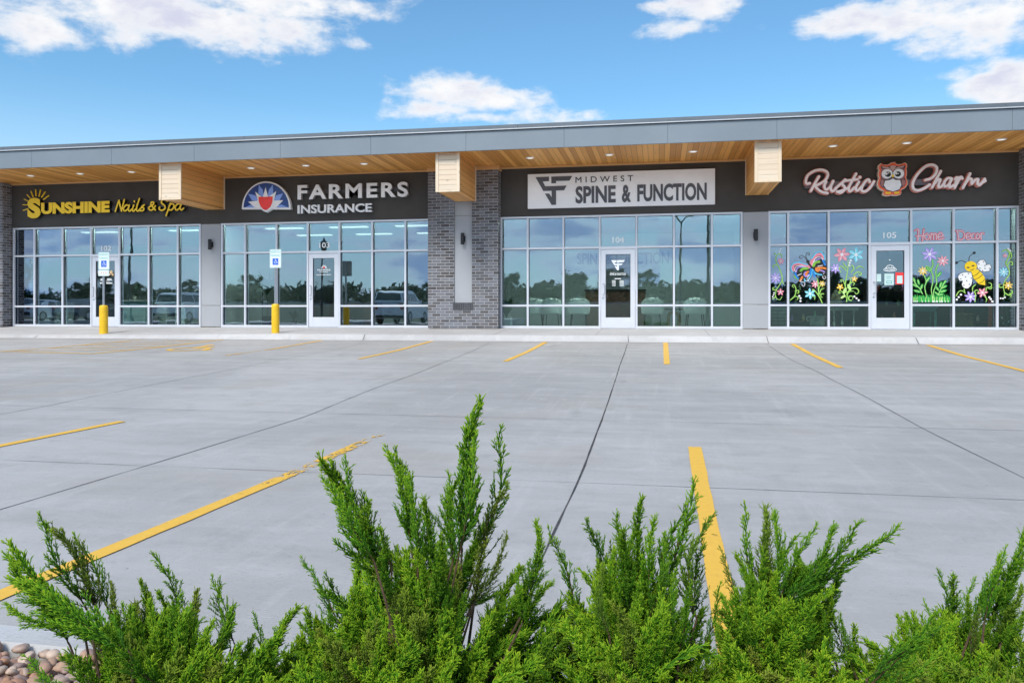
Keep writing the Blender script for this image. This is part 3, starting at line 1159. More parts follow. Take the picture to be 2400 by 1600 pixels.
dark_returns(sun_words, YS, -.045, MT['yellow'], MT['signside'], 'lettering', sg)
SC = [
    [(1255, 395), (1275, 330), (1300, 260)], [(1300, 258), (1315, 330), (1332, 392)], [(1330, 390), (1348, 320), (1366, 250)],
    [(1425, 325), (1388, 318), (1357, 355), (1365, 388), (1400, 375), (1425, 330)], [(1427, 318), (1416, 370), (1432, 392), (1458, 368)],
    [(1482, 318), (1466, 370), (1478, 393), (1505, 365)], [(1488, 268), (1491, 278)],
    [(1552, 238), (1522, 330), (1516, 376), (1535, 391), (1562, 362)],
    [(1560, 368), (1592, 332), (1612, 316)], [(1605, 318), (1583, 335), (1606, 360), (1594, 386), (1558, 386)],
    [(1748, 328), (1722, 368), (1687, 380), (1666, 354), (1692, 330), (1722, 310), (1726, 284), (1700, 284), (1694, 310), (1722, 350), (1748, 378)],
    [(1890, 268), (1870, 245), (1830, 258), (1824, 292), (1860, 322), (1866, 358), (1830, 382), (1794, 366), (1800, 344)],
    [(1932, 296), (1906, 370), (1880, 447)], [(1916, 330), (1950, 300), (1976, 320), (1966, 358), (1936, 380), (1908, 368)],
    [(2062, 306), (2022, 304), (1991, 342), (2004, 378), (2040, 360), (2064, 312)], [(2067, 298), (2052, 350), (2066, 378), (2096, 356)]]


def script(mb, y, dep, gr):
    for i, st_ in enumerate(SC):
        mb.stroke([f(px, py, YS) for px, py in st_], .046 + gr, y - .0008 * i, dep + .0008 * i, step=6)


dark_returns(script, YS, -.045, MT['yellow'], MT['signside'], 'script_lettering', sg)
for (a, b_) in (((125, 382), (185, 360)), ((120, 313), (175, 315)), ((137, 245), (183, 268)), ((172, 190), (212, 234)), ((220, 148), (246, 218)), ((277, 128), (281, 205)), ((336, 130), (318, 210)), ((393, 155), (349, 222)), ((437, 200), (372, 250))):
    mb = MB(); mb.stroke([f(*a, YS), f(*b_, YS)], .022, YS, .03); obj('sun_ray', mb, MT['yellow'], sg)
mb = MB()
p0, p1 = f(150, 405, -.04), f(2130, 395, -.04)
zr = f(1200, 362, -.04)[1]
mb.bbox(p0[0], p1[0], -.044, -.002, zr - .075, zr + .075, .003)
obj('raceway', mb, MT['raceway'], sg)

# --- insurance sign
f = crop(550, 410, 5.4698)
YS = -.15
c_ = f(1200, 300, YS)
sg = thing('wall_sign', 'pale grey FARMERS INSURANCE letters with half-round red shield and navy ray emblem', 'wall sign', (c_[0], 0, c_[1]))
for nm, txt, bx2 in (('lettering', 'FARMERS', tbox(f, 805, 2222, 127, 310, 90, 288, YS)), ('lettering', 'INSURANCE', tbox(f, 805, 1757, 387, 494, 363, 476, YS))):
    sp = 1.22 if txt == 'FARMERS' else 1.0

    def ltr(mb, y, dep, gr, t_=txt, q=bx2, sp=sp):
        mb.text(t_, q['x0'], q['x1'], q['z0'], q['z1'], y, dep, .028, 0, sp)
    dark_returns(ltr, YS, -.03, MT['letter_white'], MT['letter_side'], nm, sg)
p0, p1 = f(830, 300, -.028), f(2230, 300, -.028)
zr = f(1500, 205, -.028)[1]
obj('raceway', MB().bbox(p0[0], p1[0], -.028, -.002, zr - .05, zr + .06, .003), MT['raceway'], sg)
E0 = lambda px, py: f(px, py, YS)


def dome(cx, cy, rx, rz, n=28):
    return [(cx + rx * cos(pi * k / n), cy - rz * sin(pi * k / n)) for k in range(n + 1)]


def poly(mb, pts, y, dep=.006):
    return mb.prism([E0(*p) for p in pts], y, y + dep)


shield_out = [(470, 440), (440, 462), (405, 480), (365, 462), (338, 440)]
base = dome(405, 440, 314, 357) + shield_out[::-1]
base = dome(405, 440, 314, 357) + [(338, 440), (365, 462), (405, 480), (440, 462), (470, 440)]
mb = MB(); poly(mb, base, YS, .115); obj('emblem_plate', mb, MT['letter_white'], sg)
mb = MB(); poly(mb, dome(405, 418, 290, 314), YS - .003, .0035); obj('emblem_field', mb, MT['navy'], sg)
mb = MB()
for k, r in enumerate(([(310, 125), (405, 330), (300, 250)], [(310, 125), (360, 190), (380, 300), (305, 235)], [(490, 125), (440, 190), (420, 300), (495, 235)], [(172, 242), (265, 262), (310, 330), (225, 330)], [(622, 238), (535, 262), (490, 330), (575, 330)], [(130, 417), (210, 385), (300, 410), (300, 417)], [(680, 413), (600, 382), (510, 408), (510, 415)])):
    if k:
        poly(mb, r, YS - .006 - .0002 * k, .0025)
obj('emblem_rays', mb, MT['skyblue'], sg)
mb = MB()
star = [(398, 160), (432, 285), (535, 210), (505, 330), (625, 325), (535, 420), (470, 430), (405, 470), (340, 430), (260, 420), (175, 345), (300, 330), (265, 215), (362, 290)]
poly(mb, star, YS - .011, .003)
obj('emblem_star', mb, MT['letter_white'], sg)
mb = MB()
poly(mb, [(307, 285), (350, 280), (398, 284), (445, 278), (492, 278), (486, 350), (465, 405), (430, 440), (400, 455), (368, 440), (335, 405), (314, 350)], YS - .016, .004)
obj('emblem_shield', mb, MT['red'], sg)

# --- spine clinic sign board
f = crop(1230, 390, 5.113)
YS = -.075
E0 = lambda px, py: f(px, py, YS)
a, b_, c_, d_ = f(35, 98, YS), f(35, 508, YS), f(2280, 22, YS), f(2280, 453, YS)
sg = thing('wall_sign', 'off-white MIDWEST SPINE & FUNCTION panel sign with slate letters and angular logo', 'wall sign', ((a[0] + c_[0]) / 2, 0, (a[1] + b_[1]) / 2))
zt, zb = (a[1] + c_[1]) / 2, (b_[1] + d_[1]) / 2
obj('sign_panel', MB().bbox(a[0], c_[0], YS, -.002, zb, zt, .004), MT['signboard'], sg)
mb = MB()
poly(mb, [(130, 132), (290, 125), (290, 178), (215, 182), (245, 240), (500, 232), (470, 287), (375, 290), (375, 460), (322, 463), (242, 328), (292, 326), (322, 370), (322, 293), (222, 296)], YS - .012, .011)
poly(mb, [(318, 125), (568, 117), (535, 172), (375, 176), (375, 203), (320, 205)], YS - .012, .011)
obj('sign_logo', mb, MT['slate'], sg)
q = tbox(f, 608, 1298, 128, 198, 108, 178, YS)
obj('lettering', MB().text('MIDWEST', q['x0'], q['x1'], q['z0'], q['z1'], YS - .010, .009, .0, 0, 1.6), MT['signside'], sg)
mb = MB()
for w_, l, r in (('SPINE', 608, 1090), ('&', 1163, 1272), ('FUNCTION', 1348, 2180)):
    kk = lambda px: 240 - (px - 608) * .0295
    q = tbox(f, l, r, kk(l), kk(l) + 208, kk(r), kk(r) + 208, YS)
    mb.text(w_, q['x0'], q['x1'], q['z0'], q['z1'], YS - .012, .011, .034, 0, 1.0)
obj('lettering', mb, MT['slate'], sg)

# --- owl shop sign
f = crop(1860, 370, 4.9)
YS = -.15
c_ = f(1136, 250, YS)
sg = thing('wall_sign', 'coral Rustic Charm script sign with big-eyed owl emblem on charcoal band', 'wall sign', (c_[0], 0, c_[1]))
RS = [
    [(185, 292), (155, 300), (138, 275), (160, 205), (230, 155), (310, 138), (375, 158), (392, 200), (365, 255), (300, 300), (240, 322)],
    [(290, 215), (255, 275), (225, 330), (197, 380)], [(240, 320), (280, 365), (330, 395), (388, 406)],
    [(372, 275), (352, 320), (362, 360), (388, 362), (422, 330), (455, 268)], [(452, 270), (428, 330), (432, 375), (458, 380), (490, 345)],
    [(480, 352), (540, 300), (592, 252)], [(588, 256), (556, 300), (585, 338), (575, 378), (530, 402), (497, 386)], [(500, 395), (570, 372), (632, 340)],
    [(716, 184), (680, 250), (638, 330), (632, 374), (656, 382), (695, 342)], [(590, 265), (660, 258), (735, 248)],
    [(748, 278), (716, 335), (716, 370), (740, 372), (785, 325)],
    [(872, 278), (858, 252), (820, 275), (782, 340), (782, 380), (822, 386), (872, 348), (922, 272)],
    [(1512, 256), (1580, 235), (1630, 180), (1640, 112), (1590, 82), (1510, 102), (1420, 190), (1370, 280), (1372, 350), (1422, 376), (1500, 350), (1560, 310)],
    [(1688, 155), (1640, 240), (1588, 342)], [(1602, 312), (1650, 258), (1682, 252), (1664, 300), (1662, 335), (1690, 332), (1730, 290)],
    [(1802, 236), (1762, 240), (1722, 290), (1732, 330), (1776, 310), (1810, 252)], [(1812, 240), (1786, 300), (1790, 340), (1830, 318)],
    [(1850, 250), (1870, 228), (1900, 232)], [(1880, 232), (1856, 290), (1846, 345)], [(1850, 335), (1885, 270), (1918, 222), (1935, 240)],
    [(2022, 184), (1985, 262), (1940, 346)], [(1955, 315), (2000, 252), (2036, 245), (2040, 290)], [(2040, 300), (2080, 258), (2114, 250), (2108, 296), (2136, 312), (2190, 245)], [(2140, 300), (2196, 266)]]


def rustic(grow, lo_, hi_):
    def fn(mb, y, dep, gr):
        for i, st_ in enumerate(RS):
            if not lo_ <= i < hi_:
                continue
            mb.stroke([f(px, py, YS) for px, py in st_], grow, y - .0008 * i, dep + .0008 * i, step=6)
        if lo_ == 0:
            mb.disc(f(760, 224, YS), grow * .62, grow * .62, y, dep)
    return fn


for lo_, hi_ in ((0, 12), (12, 99)):
    mb = MB(); rustic(.088, lo_, hi_)(mb, YS + .02, .10, 0); obj('script_lettering_return', mb, MT['pink_edge'], sg)
    mb = MB(); rustic(.056, lo_, hi_)(mb, YS - .022, .018, 0); obj('script_lettering', mb, MT['pink_core'], sg)
p0, p1 = f(125, 330, -.04), f(2175, 240, -.04)
zr = (f(125, 322, -.04)[1] + f(2175, 255, -.04)[1]) / 2
obj('raceway', MB().bbox(p0[0], p1[0], -.06, -.002, zr - .075, zr + .075, .003), MT['raceway_light'], sg)
f3 = crop(2030, 370, 15.683)
E0 = lambda px, py: f3(px, py, YS)
cx, cy = 970, 780
outl = [(540, 200), (640, 250), (800, 250), (930, 170), (1080, 155), (1070, 200), (1150, 240), (1280, 230), (1420, 170), (1500, 220), (1510, 330), (1480, 420), (1505, 520), (1490, 640), (1465, 720), (1520, 860), (1525, 960), (1480, 1060), (1400, 1130), (1280, 1190), (1300, 1270), (1270, 1350), (1150, 1390), (1020, 1390), (950, 1365), (900, 1390), (760, 1405), (640, 1380), (600, 1320), (650, 1230), (560, 1190), (450, 1110), (400, 990), (410, 880), (470, 740), (430, 640), (440, 520), (470, 450), (430, 380), (450, 270)]
mb = MB(); poly(mb, outl, YS, .12); owl = obj('owl_emblem', mb, MT['cream'], sg)
ins = [(cx + (x - cx) * .955 + 8, cy + (y - cy) * .965) for x, y in outl]
mb = MB(); poly(mb, ins, YS - .004, .0035); obj('owl_rim', mb, MT['orange_red'], owl)
body = [(545, 285), (640, 322), (800, 330), (860, 300), (980, 278), (1110, 300), (1180, 312), (1320, 290), (1415, 258), (1440, 330), (1410, 420), (1425, 560), (1405, 700), (1440, 790), (1462, 900), (1420, 1020), (1330, 1090), (1290, 1100), (1200, 1210), (980, 1255), (760, 1212), (650, 1112), (560, 1080), (500, 960), (510, 870), (545, 780), (530, 650), (545, 520), (560, 420), (538, 370)]
mb = MB(); poly(mb, body, YS - .008, .0035); obj('owl_body', mb, MT['owl_dark'], owl)
mb = MB()
for q in ([(560, 420), (760, 400), (960, 470), (960, 640), (760, 800), (600, 770), (545, 650)], [(1410, 420), (1200, 395), (985, 470), (985, 640), (1190, 790), (1360, 770), (1415, 600)]):
    poly(mb, q, YS - .010, .0015)
poly(mb, [(530, 830), (600, 800), (650, 850), (640, 960), (600, 1080), (540, 1010)], YS - .010, .0015)
poly(mb, [(1300, 830), (1360, 790), (1440, 850), (1440, 950), (1360, 1060), (1310, 960)], YS - .010, .0015)
obj('owl_feathers', mb, MT['owl_brown'], owl)
mb = MB()
poly(mb, [(870, 310), (980, 282), (1100, 305), (1050, 400), (980, 490), (905, 400)], YS - .013, .0025)
poly(mb, [(552, 292), (640, 335), (800, 342), (900, 400), (920, 440), (760, 385), (620, 385)], YS - .0128, .002)
poly(mb, [(1412, 268), (1320, 315), (1170, 335), (1060, 400), (1045, 440), (1200, 375), (1345, 365)], YS - .0126, .002)
obj('owl_brows', mb, MT['owl_pink'], owl)
mb = MB()
poly(mb, [(975, 765), (1080, 822), (1240, 820), (1290, 1000), (1212, 1160), (980, 1240), (740, 1160), (645, 1010), (695, 850), (870, 822)], YS - .013, .0025)
mb.disc(E0(762, 592), f3.sc(200, YS), f3.sc(190, YS), YS - .017, .0035)
mb.disc(E0(1188, 585), f3.sc(200, YS), f3.sc(190, YS), YS - .0172, .0035)
obj('owl_white', mb, MT['letter_white'], owl)
mb = MB()
for (ex, ey) in ((797, 612), (1160, 602)):
    mb.disc(E0(ex, ey), f3.sc(108, YS), f3.sc(104, YS), YS - .021, .0035)
obj('owl_pupils', mb, MT['signside'], owl)
mb = MB()
for ex, ey, r in ((737, 592, 44), (818, 563, 22), (1102, 580, 42), (1180, 590, 18)):
    mb.disc(E0(ex, ey), f3.sc(r, YS), f3.sc(r, YS), YS - .024, .0025)
obj('owl_glints', mb, MT['white'], owl)
mb = MB()
poly(mb, [(925, 650), (975, 618), (1025, 650), (1010, 700), (975, 735), (940, 700)], YS - .022, .0035)
obj('owl_beak', mb, MT['yellow'], owl)
for foot in (((735, 1292), (800, 1300), (866, 1288)), ((1062, 1286), (1122, 1290), (1182, 1280))):
    mb = MB()
    for k, (ex, ey) in enumerate(foot):
        mb.disc(E0(ex, ey), f3.sc(34, YS), f3.sc(44, YS), YS - .013 - .0005 * k, .008)
    obj('owl_foot', mb, MT['yellow'], owl)

# ------------------------------------------------------------------ wall lamps and soffit lamps
for k, (ul, ur, vt, vb, yw, lab) in enumerate([
        (488, 495.5, 560.7, 584.7, -.012, 'black up-and-down cylinder wall lamp on the grey panel left of the insurance office'),
        (1080.5, 1087.5, 546, 573, BR + .05, 'black up-and-down cylinder wall lamp on the grey panel between brick piers'),
        (1767.5, 1776, 537, 564, -.012, 'black up-and-down cylinder wall lamp on the grey panel beside the owl shop')]):
    yc = yw - .10
    p0, p1 = P(ul, vb, yc), P(ur, vt, yc)
    xc, r = (p0.x + p1.x) / 2, max(.05, (p1.x - p0.x) / 2)
    t_ = thing('wall_lamp', lab, 'wall lamp', (xc, yw, (p0.z + p1.z) / 2), 'cylinder wall lamps between the shopfronts')
    zc = (p0.z + p1.z) / 2
    hh = (p1.z - p0.z) / 2
    obj('lamp_body', MB().lathe([(r * .8, -hh + .02), (r, -hh), (r, -hh + .004), (r, hh - .004), (r, hh), (r * .8, hh - .02)], (xc, yc, zc), 24), MT['black'], t_, smooth=True)
    mb = MB().bbox(xc - .055, xc + .055, yw - .018, yw - .001, zc - .08, zc + .08, .004)
    mb.bbox(xc - .03, xc + .03, yc, yw - .018, zc - .04, zc + .04, .003)
    obj('back_plate', mb, MT['black'], t_)
MT['lens'] = M('lit lamp lens', (1, .95, .86), .5, emit=.35)
dl = [(0 + 225 / 3.136, 320 + 287 / 3.136), (588 / 3.136, 320 + 272 / 3.136), (966 / 3.136, 320 + 259 / 3.136),
      (500 + 277 / 3.136, 320 + 230 / 3.136), (500 + 680 / 3.136, 320 + 212 / 3.136), (500 + 1108 / 3.136, 320 + 199 / 3.136),
      (1000 + 760 / 3.136, 320 + 156 / 3.136), (1000 + 1343 / 3.136, 320 + 133 / 3.136), (1400 + 704 / 3.136, 320 + 109 / 3.136),
      (1750 + 635 / 3.1354, 320 + 68 / 3.1354), (1750 + 1177 / 3.1354, 320 + 46 / 3.1354), (1750 + 1872 / 3.1354, 320 + 20 / 3.1354)]
where = ['yellow nail spa sign', 'insurance sign', 'white spine clinic sign', 'owl shop sign']
ordn = ['leftmost', 'middle', 'rightmost']
first = None
for k, (u, v) in enumerate(dl):
    # meet the soffit plane
    lo, hi = -DIST + 5, 0.5
    for _ in range(50):
        m_ = (lo + hi) / 2
        if P(u, v, m_).z > SOF:
            hi = m_
        else:
            lo = m_
    x, y = X(u, lo), min(max(lo, FY + .35), -.5)
    lab = 'round white soffit downlight, %s of the three in front of the %s' % (ordn[k % 3], where[k // 3])
    if first is None:
        first = local_thing('soffit_downlight', lab, 'downlight', (x, y, SOF), 'round downlights in the cedar soffit')
        obj('trim_ring', MB().lathe([(.075, -.004), (.082, -.016), (.105, -.014), (.110, -.001)], (0, 0, 0), 28), MT['white'], first, smooth=True)
        lp_ = bpy.data.lights.new('lamp_light', 'SPOT')
        lp_.energy, lp_.spot_size, lp_.spot_blend, lp_.shadow_soft_size, lp_.color = 11.0, radians(165), .6, .07, (1, .97, .92)
        lo_ = bpy.data.objects.new('lamp_light', lp_)
        C.objects.link(lo_)
        lo_.parent, lo_.location = first, (0, 0, -.03)
        obj('lamp_lens', MB().lathe([(.03, -.0185), (.074, -.0165), (.074, -.004)], (0, 0, 0), 24), MT['lens'], first)
    else:
        dup(first, (x, y, SOF), 0, lab)

# ------------------------------------------------------------------ reserved parking signs on their bollards
MT['sign_white'] = M('white reflective sheet', (.74, .78, .78), .4)
MT['sign_green'] = M('faded green print', (.18, .52, .46), .5)
MT['sign_blue'] = M('blue symbol', (.012, .12, .60), .4)
MT['sign_back'] = M('bare aluminium sign back', (.32, .33, .35), .45, .6)
PY = -2.30
for k, (pl, pr, pt, pb, uc, bl, br_, bt, bb, sub, lab) in enumerate([
        (230.5, 255.8, 591, 631.8, 243, 235.2, 252, 715.5, 784.5, (229.7, 255.3, 632.5, 647), 'RESERVED PARKING sign with second small plate on yellow bollard before the nail spa door'),
        (632, 658.8, 584, 627.8, 645.6, 636.6, 653.2, 712.5, 785.5, None, 'RESERVED PARKING sign with a single plate on yellow bollard before the insurance office')]):
    xc = X(uc, PY)
    zb = walk_edge(xc) + .01
    d = P(uc, 732, PY)
    t_ = thing('parking_sign', lab, 'parking sign', (xc, PY, zb), 'reserved parking signs on yellow bollards')
    r = (X(br_, PY) - X(bl, PY)) / 2
    zt = P(uc, bt, PY).z
    obj('bollard', MB().lathe([(r, -.02), (r, zt - zb - .05), (r * .97, zt - zb - .02), (r * .8, zt - zb), (r * .3, zt - zb + .008)], (xc, PY, zb), 28), MT['bollard'], t_, smooth=True)
    q0, q1 = P(pl, pb, PY - .05), P(pr, pt, PY - .05)
    mb = MB().tube([(xc, PY, zt), (xc, PY, q1.z - .03)], .030, 12)
    obj('post', mb, MT['steel'], t_, smooth=True)
    ys = PY - .045

    def plate(nm, x0, x1, z0, z1, rr=.025):
        pts = []
        for (qx, qz, a0) in ((x1 - rr, z1 - rr, 0), (x0 + rr, z1 - rr, 90), (x0 + rr, z0 + rr, 180), (x1 - rr, z0 + rr, 270)):
            for j in range(6):
                a = radians(a0 + 90 * j / 5)
                pts.append((qx + rr * cos(a), qz + rr * sin(a)))
        o_ = obj(nm, MB().prism(pts, ys, ys + .003), MT['sign_white'], t_)
        obj('sign_back', MB().prism(pts, ys + .0032, ys + .006), MT['sign_back'], o_)
        ins_ = MB()
        e = .012
        w2 = .006
        ring = [((a_[0] - (x0 + x1) / 2) * (1 - 2 * e / (x1 - x0)) + (x0 + x1) / 2, (a_[1] - (z0 + z1) / 2) * (1 - 2 * e / (z1 - z0)) + (z0 + z1) / 2) for a_ in pts]
        ins_.stroke(ring + [ring[0]], w2, ys - .0012, .001, step=1, ramp=.0002)
        obj('border', ins_, MT['sign_green'], o_)
        return o_
    x0, x1, z0, z1 = q0.x, q1.x, q0.z, q1.z
    w_, h_ = x1 - x0, z1 - z0
    pl_ = plate('sign_plate', x0, x1, z0, z1)
    mb = MB()
    mb.text('RESERVED', x0 + .08 * w_, x1 - .08 * w_, z1 - .20 * h_, z1 - .07 * h_, ys - .002, .0015, .008)
    mb.text('PARKING', x0 + .10 * w_, x1 - .10 * w_, z1 - .40 * h_, z1 - .27 * h_, ys - .002, .0015, .008)
    obj('lettering', mb, MT['sign_green'], pl_)
    bw = .25 * w_
    zc = z0 + .335 * h_
    obj('blue_square', MB().box((x0 + x1) / 2 - bw, (x0 + x1) / 2 + bw, ys - .002, ys - .0002, zc - bw * 1.05, zc + bw * 1.05), MT['sign_blue'], pl_)
    mb = MB()
    wheelchair(lambda pts, w: mb.stroke([((x0 + x1) / 2 + p[0] * bw / .62, zc - .02 * bw + p[1] * bw / .72) for p in pts], w * bw / .66, ys - .0036, .0014, step=3, ramp=.0002), .9)
    mb.disc(((x0 + x1) / 2 + .0, zc + .72 * bw), .14 * bw, .14 * bw, ys - .0036, .0014)
    obj('wheelchair_symbol', mb, MT['white'], pl_)
    if sub:
        a, b_ = P(sub[0], sub[3], PY - .05), P(sub[1], sub[2], PY - .05)
        p2_ = plate('lower_plate', a.x, b_.x, a.z, b_.z, .02)
        mb = MB()
        for j in (-1, 0, 1):
            mb.bbox((a.x + b_.x) / 2 + j * .07 - .018, (a.x + b_.x) / 2 + j * .07 + .018, ys - .002, ys - .0003, (a.z + b_.z) / 2 - .02, (a.z + b_.z) / 2 + .028, .001)
        obj('printing', mb, M('faded orange print', (.72, .52, .42), .5), p2_)

# ------------------------------------------------------------------ paintings on the owl shop's windows
def paint(name, col, var=.10):
    return M(name, col, .65, 0, var, 30)


PT = dict(hotpink=paint('deep pink window paint', (.86, .13, .20)), green=paint('leaf green window paint', (.22, .52, .05), .25), dgreen=paint('deep green window paint', (.03, .36, .06), .3), pink=paint('pink window paint', (.82, .26, .33)),
          purple=paint('lilac window paint', (.42, .30, .78)), blue=paint('sky blue window paint', (.20, .66, .80)), yellow=paint('yellow window paint', (.86, .58, .01)), white=paint('white window paint', (.80, .80, .80)),
          black=paint('black window paint', (.015, .015, .018)), orange=paint('orange window paint', (.86, .24, .03)), cyan=paint('cyan window paint', (.10, .55, .78)), cobalt=paint('cobalt window paint', (.015, .22, .66)), lgreen=paint('pale green window paint', (.50, .75, .25)))
FR = S[3]['frame']
YG = GL - .004
layer = [0]


class Art:
    def __init__(s, f):
        s.f = f
        s.k = f.sc(100, YG) / 100

    def stroke(s, mb, pts, w, lift=0.0):
        layer[0] += 1
        mb.stroke([s.f(px, py, YG) for px, py in pts], w * s.k, YG - lift, .0012, step=4, ramp=.0005)

    def disc(s, mb, x, y, rx, ry=None, lift=0.0, rot=0.0):
        mb.disc(s.f(x, y, YG), rx * s.k, (ry or rx) * s.k, YG - lift, .0012, 14, rot)

    def poly(s, mb, pts, lift=0.0):
        mb.prism([s.f(px, py, YG) for px, py in pts], YG - lift, YG - lift + .0012)

    def flower(s, x, y, r, n, col, rot=.3, name='painted_flower'):
        mb, hl = MB(), MB()
        cx, cz = s.f(x, y, YG)
        R = r * s.k * 1.08
        for i in range(n):
            a = rot + 2 * pi * i / n
            pts = []
            for t_, w_ in ((.12, .05), (.35, .15), (.6, .19), (.82, .11), (1.0, .0), (.82, -.11), (.6, -.19), (.35, -.15), (.12, -.05)):
                w2 = w_ * R * (7.0 / n)
                pts.append((cx + cos(a) * t_ * R - sin(a) * w2, cz + sin(a) * t_ * R + cos(a) * w2))
            mb.prism(pts, YG - .0012 - .0001 * i, YG)
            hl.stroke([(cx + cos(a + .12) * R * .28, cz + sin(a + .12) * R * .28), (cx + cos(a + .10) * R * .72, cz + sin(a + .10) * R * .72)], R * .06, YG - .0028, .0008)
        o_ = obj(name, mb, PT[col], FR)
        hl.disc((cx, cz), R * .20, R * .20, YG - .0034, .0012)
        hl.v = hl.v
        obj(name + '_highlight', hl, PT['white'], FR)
        return o_

    def vine(s, strokes, w, col='green', light=True, name='painted_vine'):
        mb, hl = MB(), MB()
        for i, pts in enumerate(strokes):
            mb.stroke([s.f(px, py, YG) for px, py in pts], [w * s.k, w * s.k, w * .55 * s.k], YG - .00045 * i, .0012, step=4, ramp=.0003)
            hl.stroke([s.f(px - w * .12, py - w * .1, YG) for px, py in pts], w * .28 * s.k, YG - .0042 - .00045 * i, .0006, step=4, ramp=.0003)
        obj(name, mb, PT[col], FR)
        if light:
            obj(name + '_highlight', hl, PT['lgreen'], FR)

    def dots(s, pts, r):
        mb = MB()
        for x, y in pts:
            s.disc(mb, x, y, r)
        obj('painted_dots', mb, PT['white'], FR)


A = Art(crop(1750, 560, 6.534))
A.vine([[(540, 275), (520, 235), (470, 240), (445, 300), (460, 370), (500, 450), (530, 530), (545, 600), (520, 680), (460, 770), (440, 850), (460, 910), (510, 930), (540, 880)],
        [(470, 400), (420, 395), (400, 430), (432, 440)], [(545, 600), (550, 660), (570, 695)], [(455, 775), (410, 780), (403, 750), (430, 742)], [(440, 235), (425, 222), (440, 210)], [(440, 880), (420, 905), (390, 918)]], 17)
A.dots([(525, 155), (515, 180), (500, 200), (420, 825), (412, 855), (398, 885)], 12)
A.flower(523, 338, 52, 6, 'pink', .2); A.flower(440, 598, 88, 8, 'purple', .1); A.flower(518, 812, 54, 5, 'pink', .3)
# butterfly
mb = MB()
A.poly(mb, [(965, 425), (880, 368), (760, 350), (685, 385), (660, 460), (700, 515), (740, 545), (740, 590), (800, 620), (805, 650), (900, 665), (962, 640), (1000, 560), (1005, 450)])
A.poly(mb, [(968, 420), (985, 310), (1035, 230), (1110, 190), (1172, 212), (1202, 285), (1218, 400), (1222, 500), (1170, 565), (1080, 552), (1008, 462)], .0004)
A.stroke(mb, [(925, 330), (888, 280), (840, 250), (805, 275), (828, 300), (855, 283)], 9)
A.stroke(mb, [(935, 320), (908, 270), (920, 215), (955, 212), (958, 243), (935, 240)], 9)
butter = obj('painted_butterfly', mb, PT['black'], FR)
BF = [('pink', [[(955, 430), (870, 388), (770, 376), (712, 412), (714, 480)], [(985, 410), (1010, 315), (1080, 245), (1148, 243), (1184, 305)]], 36),
      ('cyan', [[(930, 398), (800, 360), (705, 385), (678, 452), (708, 512)], [(998, 300), (1056, 225), (1130, 200), (1186, 262), (1194, 325)], [(1000, 460), (992, 540), (955, 605), (932, 636)], [(1012, 470), (1060, 530), (1150, 550)], [(885, 610), (890, 650)]], 15),
      ('white', [[(945, 448), (850, 412), (765, 418), (738, 462), (748, 505)], [(1006, 412), (1040, 315), (1100, 276), (1148, 292), (1166, 335)], [(975, 470), (965, 540), (930, 590)], [(780, 560), (840, 530)], [(1090, 420), (1160, 405)], [(900, 640), (950, 640)]], 9),
      ('purple', [[(930, 440), (840, 428), (775, 446), (760, 505)], [(1022, 420), (1068, 325), (1122, 302)], [(950, 500), (898, 510), (878, 545), (910, 575), (945, 545)], [(1080, 475), (1140, 482), (1192, 505)]], 15),
      ('green', [[(830, 485), (862, 455), (930, 450)], [(1022, 412), (1050, 362), (1108, 348)], [(740, 575), (780, 605)]], 30),
      ('orange', [[(940, 502), (915, 522), (912, 552)], [(852, 580), (820, 640)], [(1062, 450), (1150, 442), (1208, 452)], [(1062, 472), (1088, 492), (1112, 472)]], 24),
      ('cobalt', [[(740, 520), (762, 570), (785, 600)], [(1170, 330), (1200, 395)], [(985, 460), (972, 540)], [(1020, 500), (1040, 570)]], 24)]
for i, (c_, sts, w_) in enumerate(BF):
    mb = MB()
    for j, st_ in enumerate(sts):
        A.stroke(mb, st_, w_ * 1.25, .0016 + .0007 * i + .0001 * j)
    obj('painted_butterfly_band', mb, PT[c_], FR)
mb = MB()
A.stroke(mb, [(930, 340), (960, 390), (1002, 442)], 26, .0075); A.disc(mb, 938, 345, 25, 25, .0078)
obj('painted_butterfly_body', mb, PT['black'], FR)
mb = MB()
A.stroke(mb, [(822, 655), (870, 660), (892, 690), (870, 725), (845, 705)], 8); A.stroke(mb, [(1170, 562), (1165, 590), (1190, 612), (1212, 590), (1195, 565)], 8)
for x, y in ((820, 645), (835, 630), (925, 610), (945, 625), (960, 610), (1035, 350), (1045, 335), (1180, 530)):
    A.disc(mb, x, y, 7, 7, .008)
obj('painted_butterfly_trim', mb, PT['white'], FR)
A.vine([[(668, 935), (730, 880), (757, 790), (740, 720), (715, 700), (698, 725), (722, 742)], [(745, 800), (790, 788), (797, 825), (770, 832)], [(705, 900), (750, 878), (790, 900), (770, 932)]], 17)
A.dots([(805, 873), (825, 906), (823, 950)], 16)
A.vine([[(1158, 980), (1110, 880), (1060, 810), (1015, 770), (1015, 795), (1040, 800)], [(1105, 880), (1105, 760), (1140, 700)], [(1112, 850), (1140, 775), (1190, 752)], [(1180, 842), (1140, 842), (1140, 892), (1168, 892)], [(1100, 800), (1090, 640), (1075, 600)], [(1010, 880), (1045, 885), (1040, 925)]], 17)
A.flower(1052, 692, 62, 7, 'pink', .2); A.flower(1155, 685, 48, 7, 'yellow', .3); A.flower(970, 838, 84, 6, 'blue', .6)
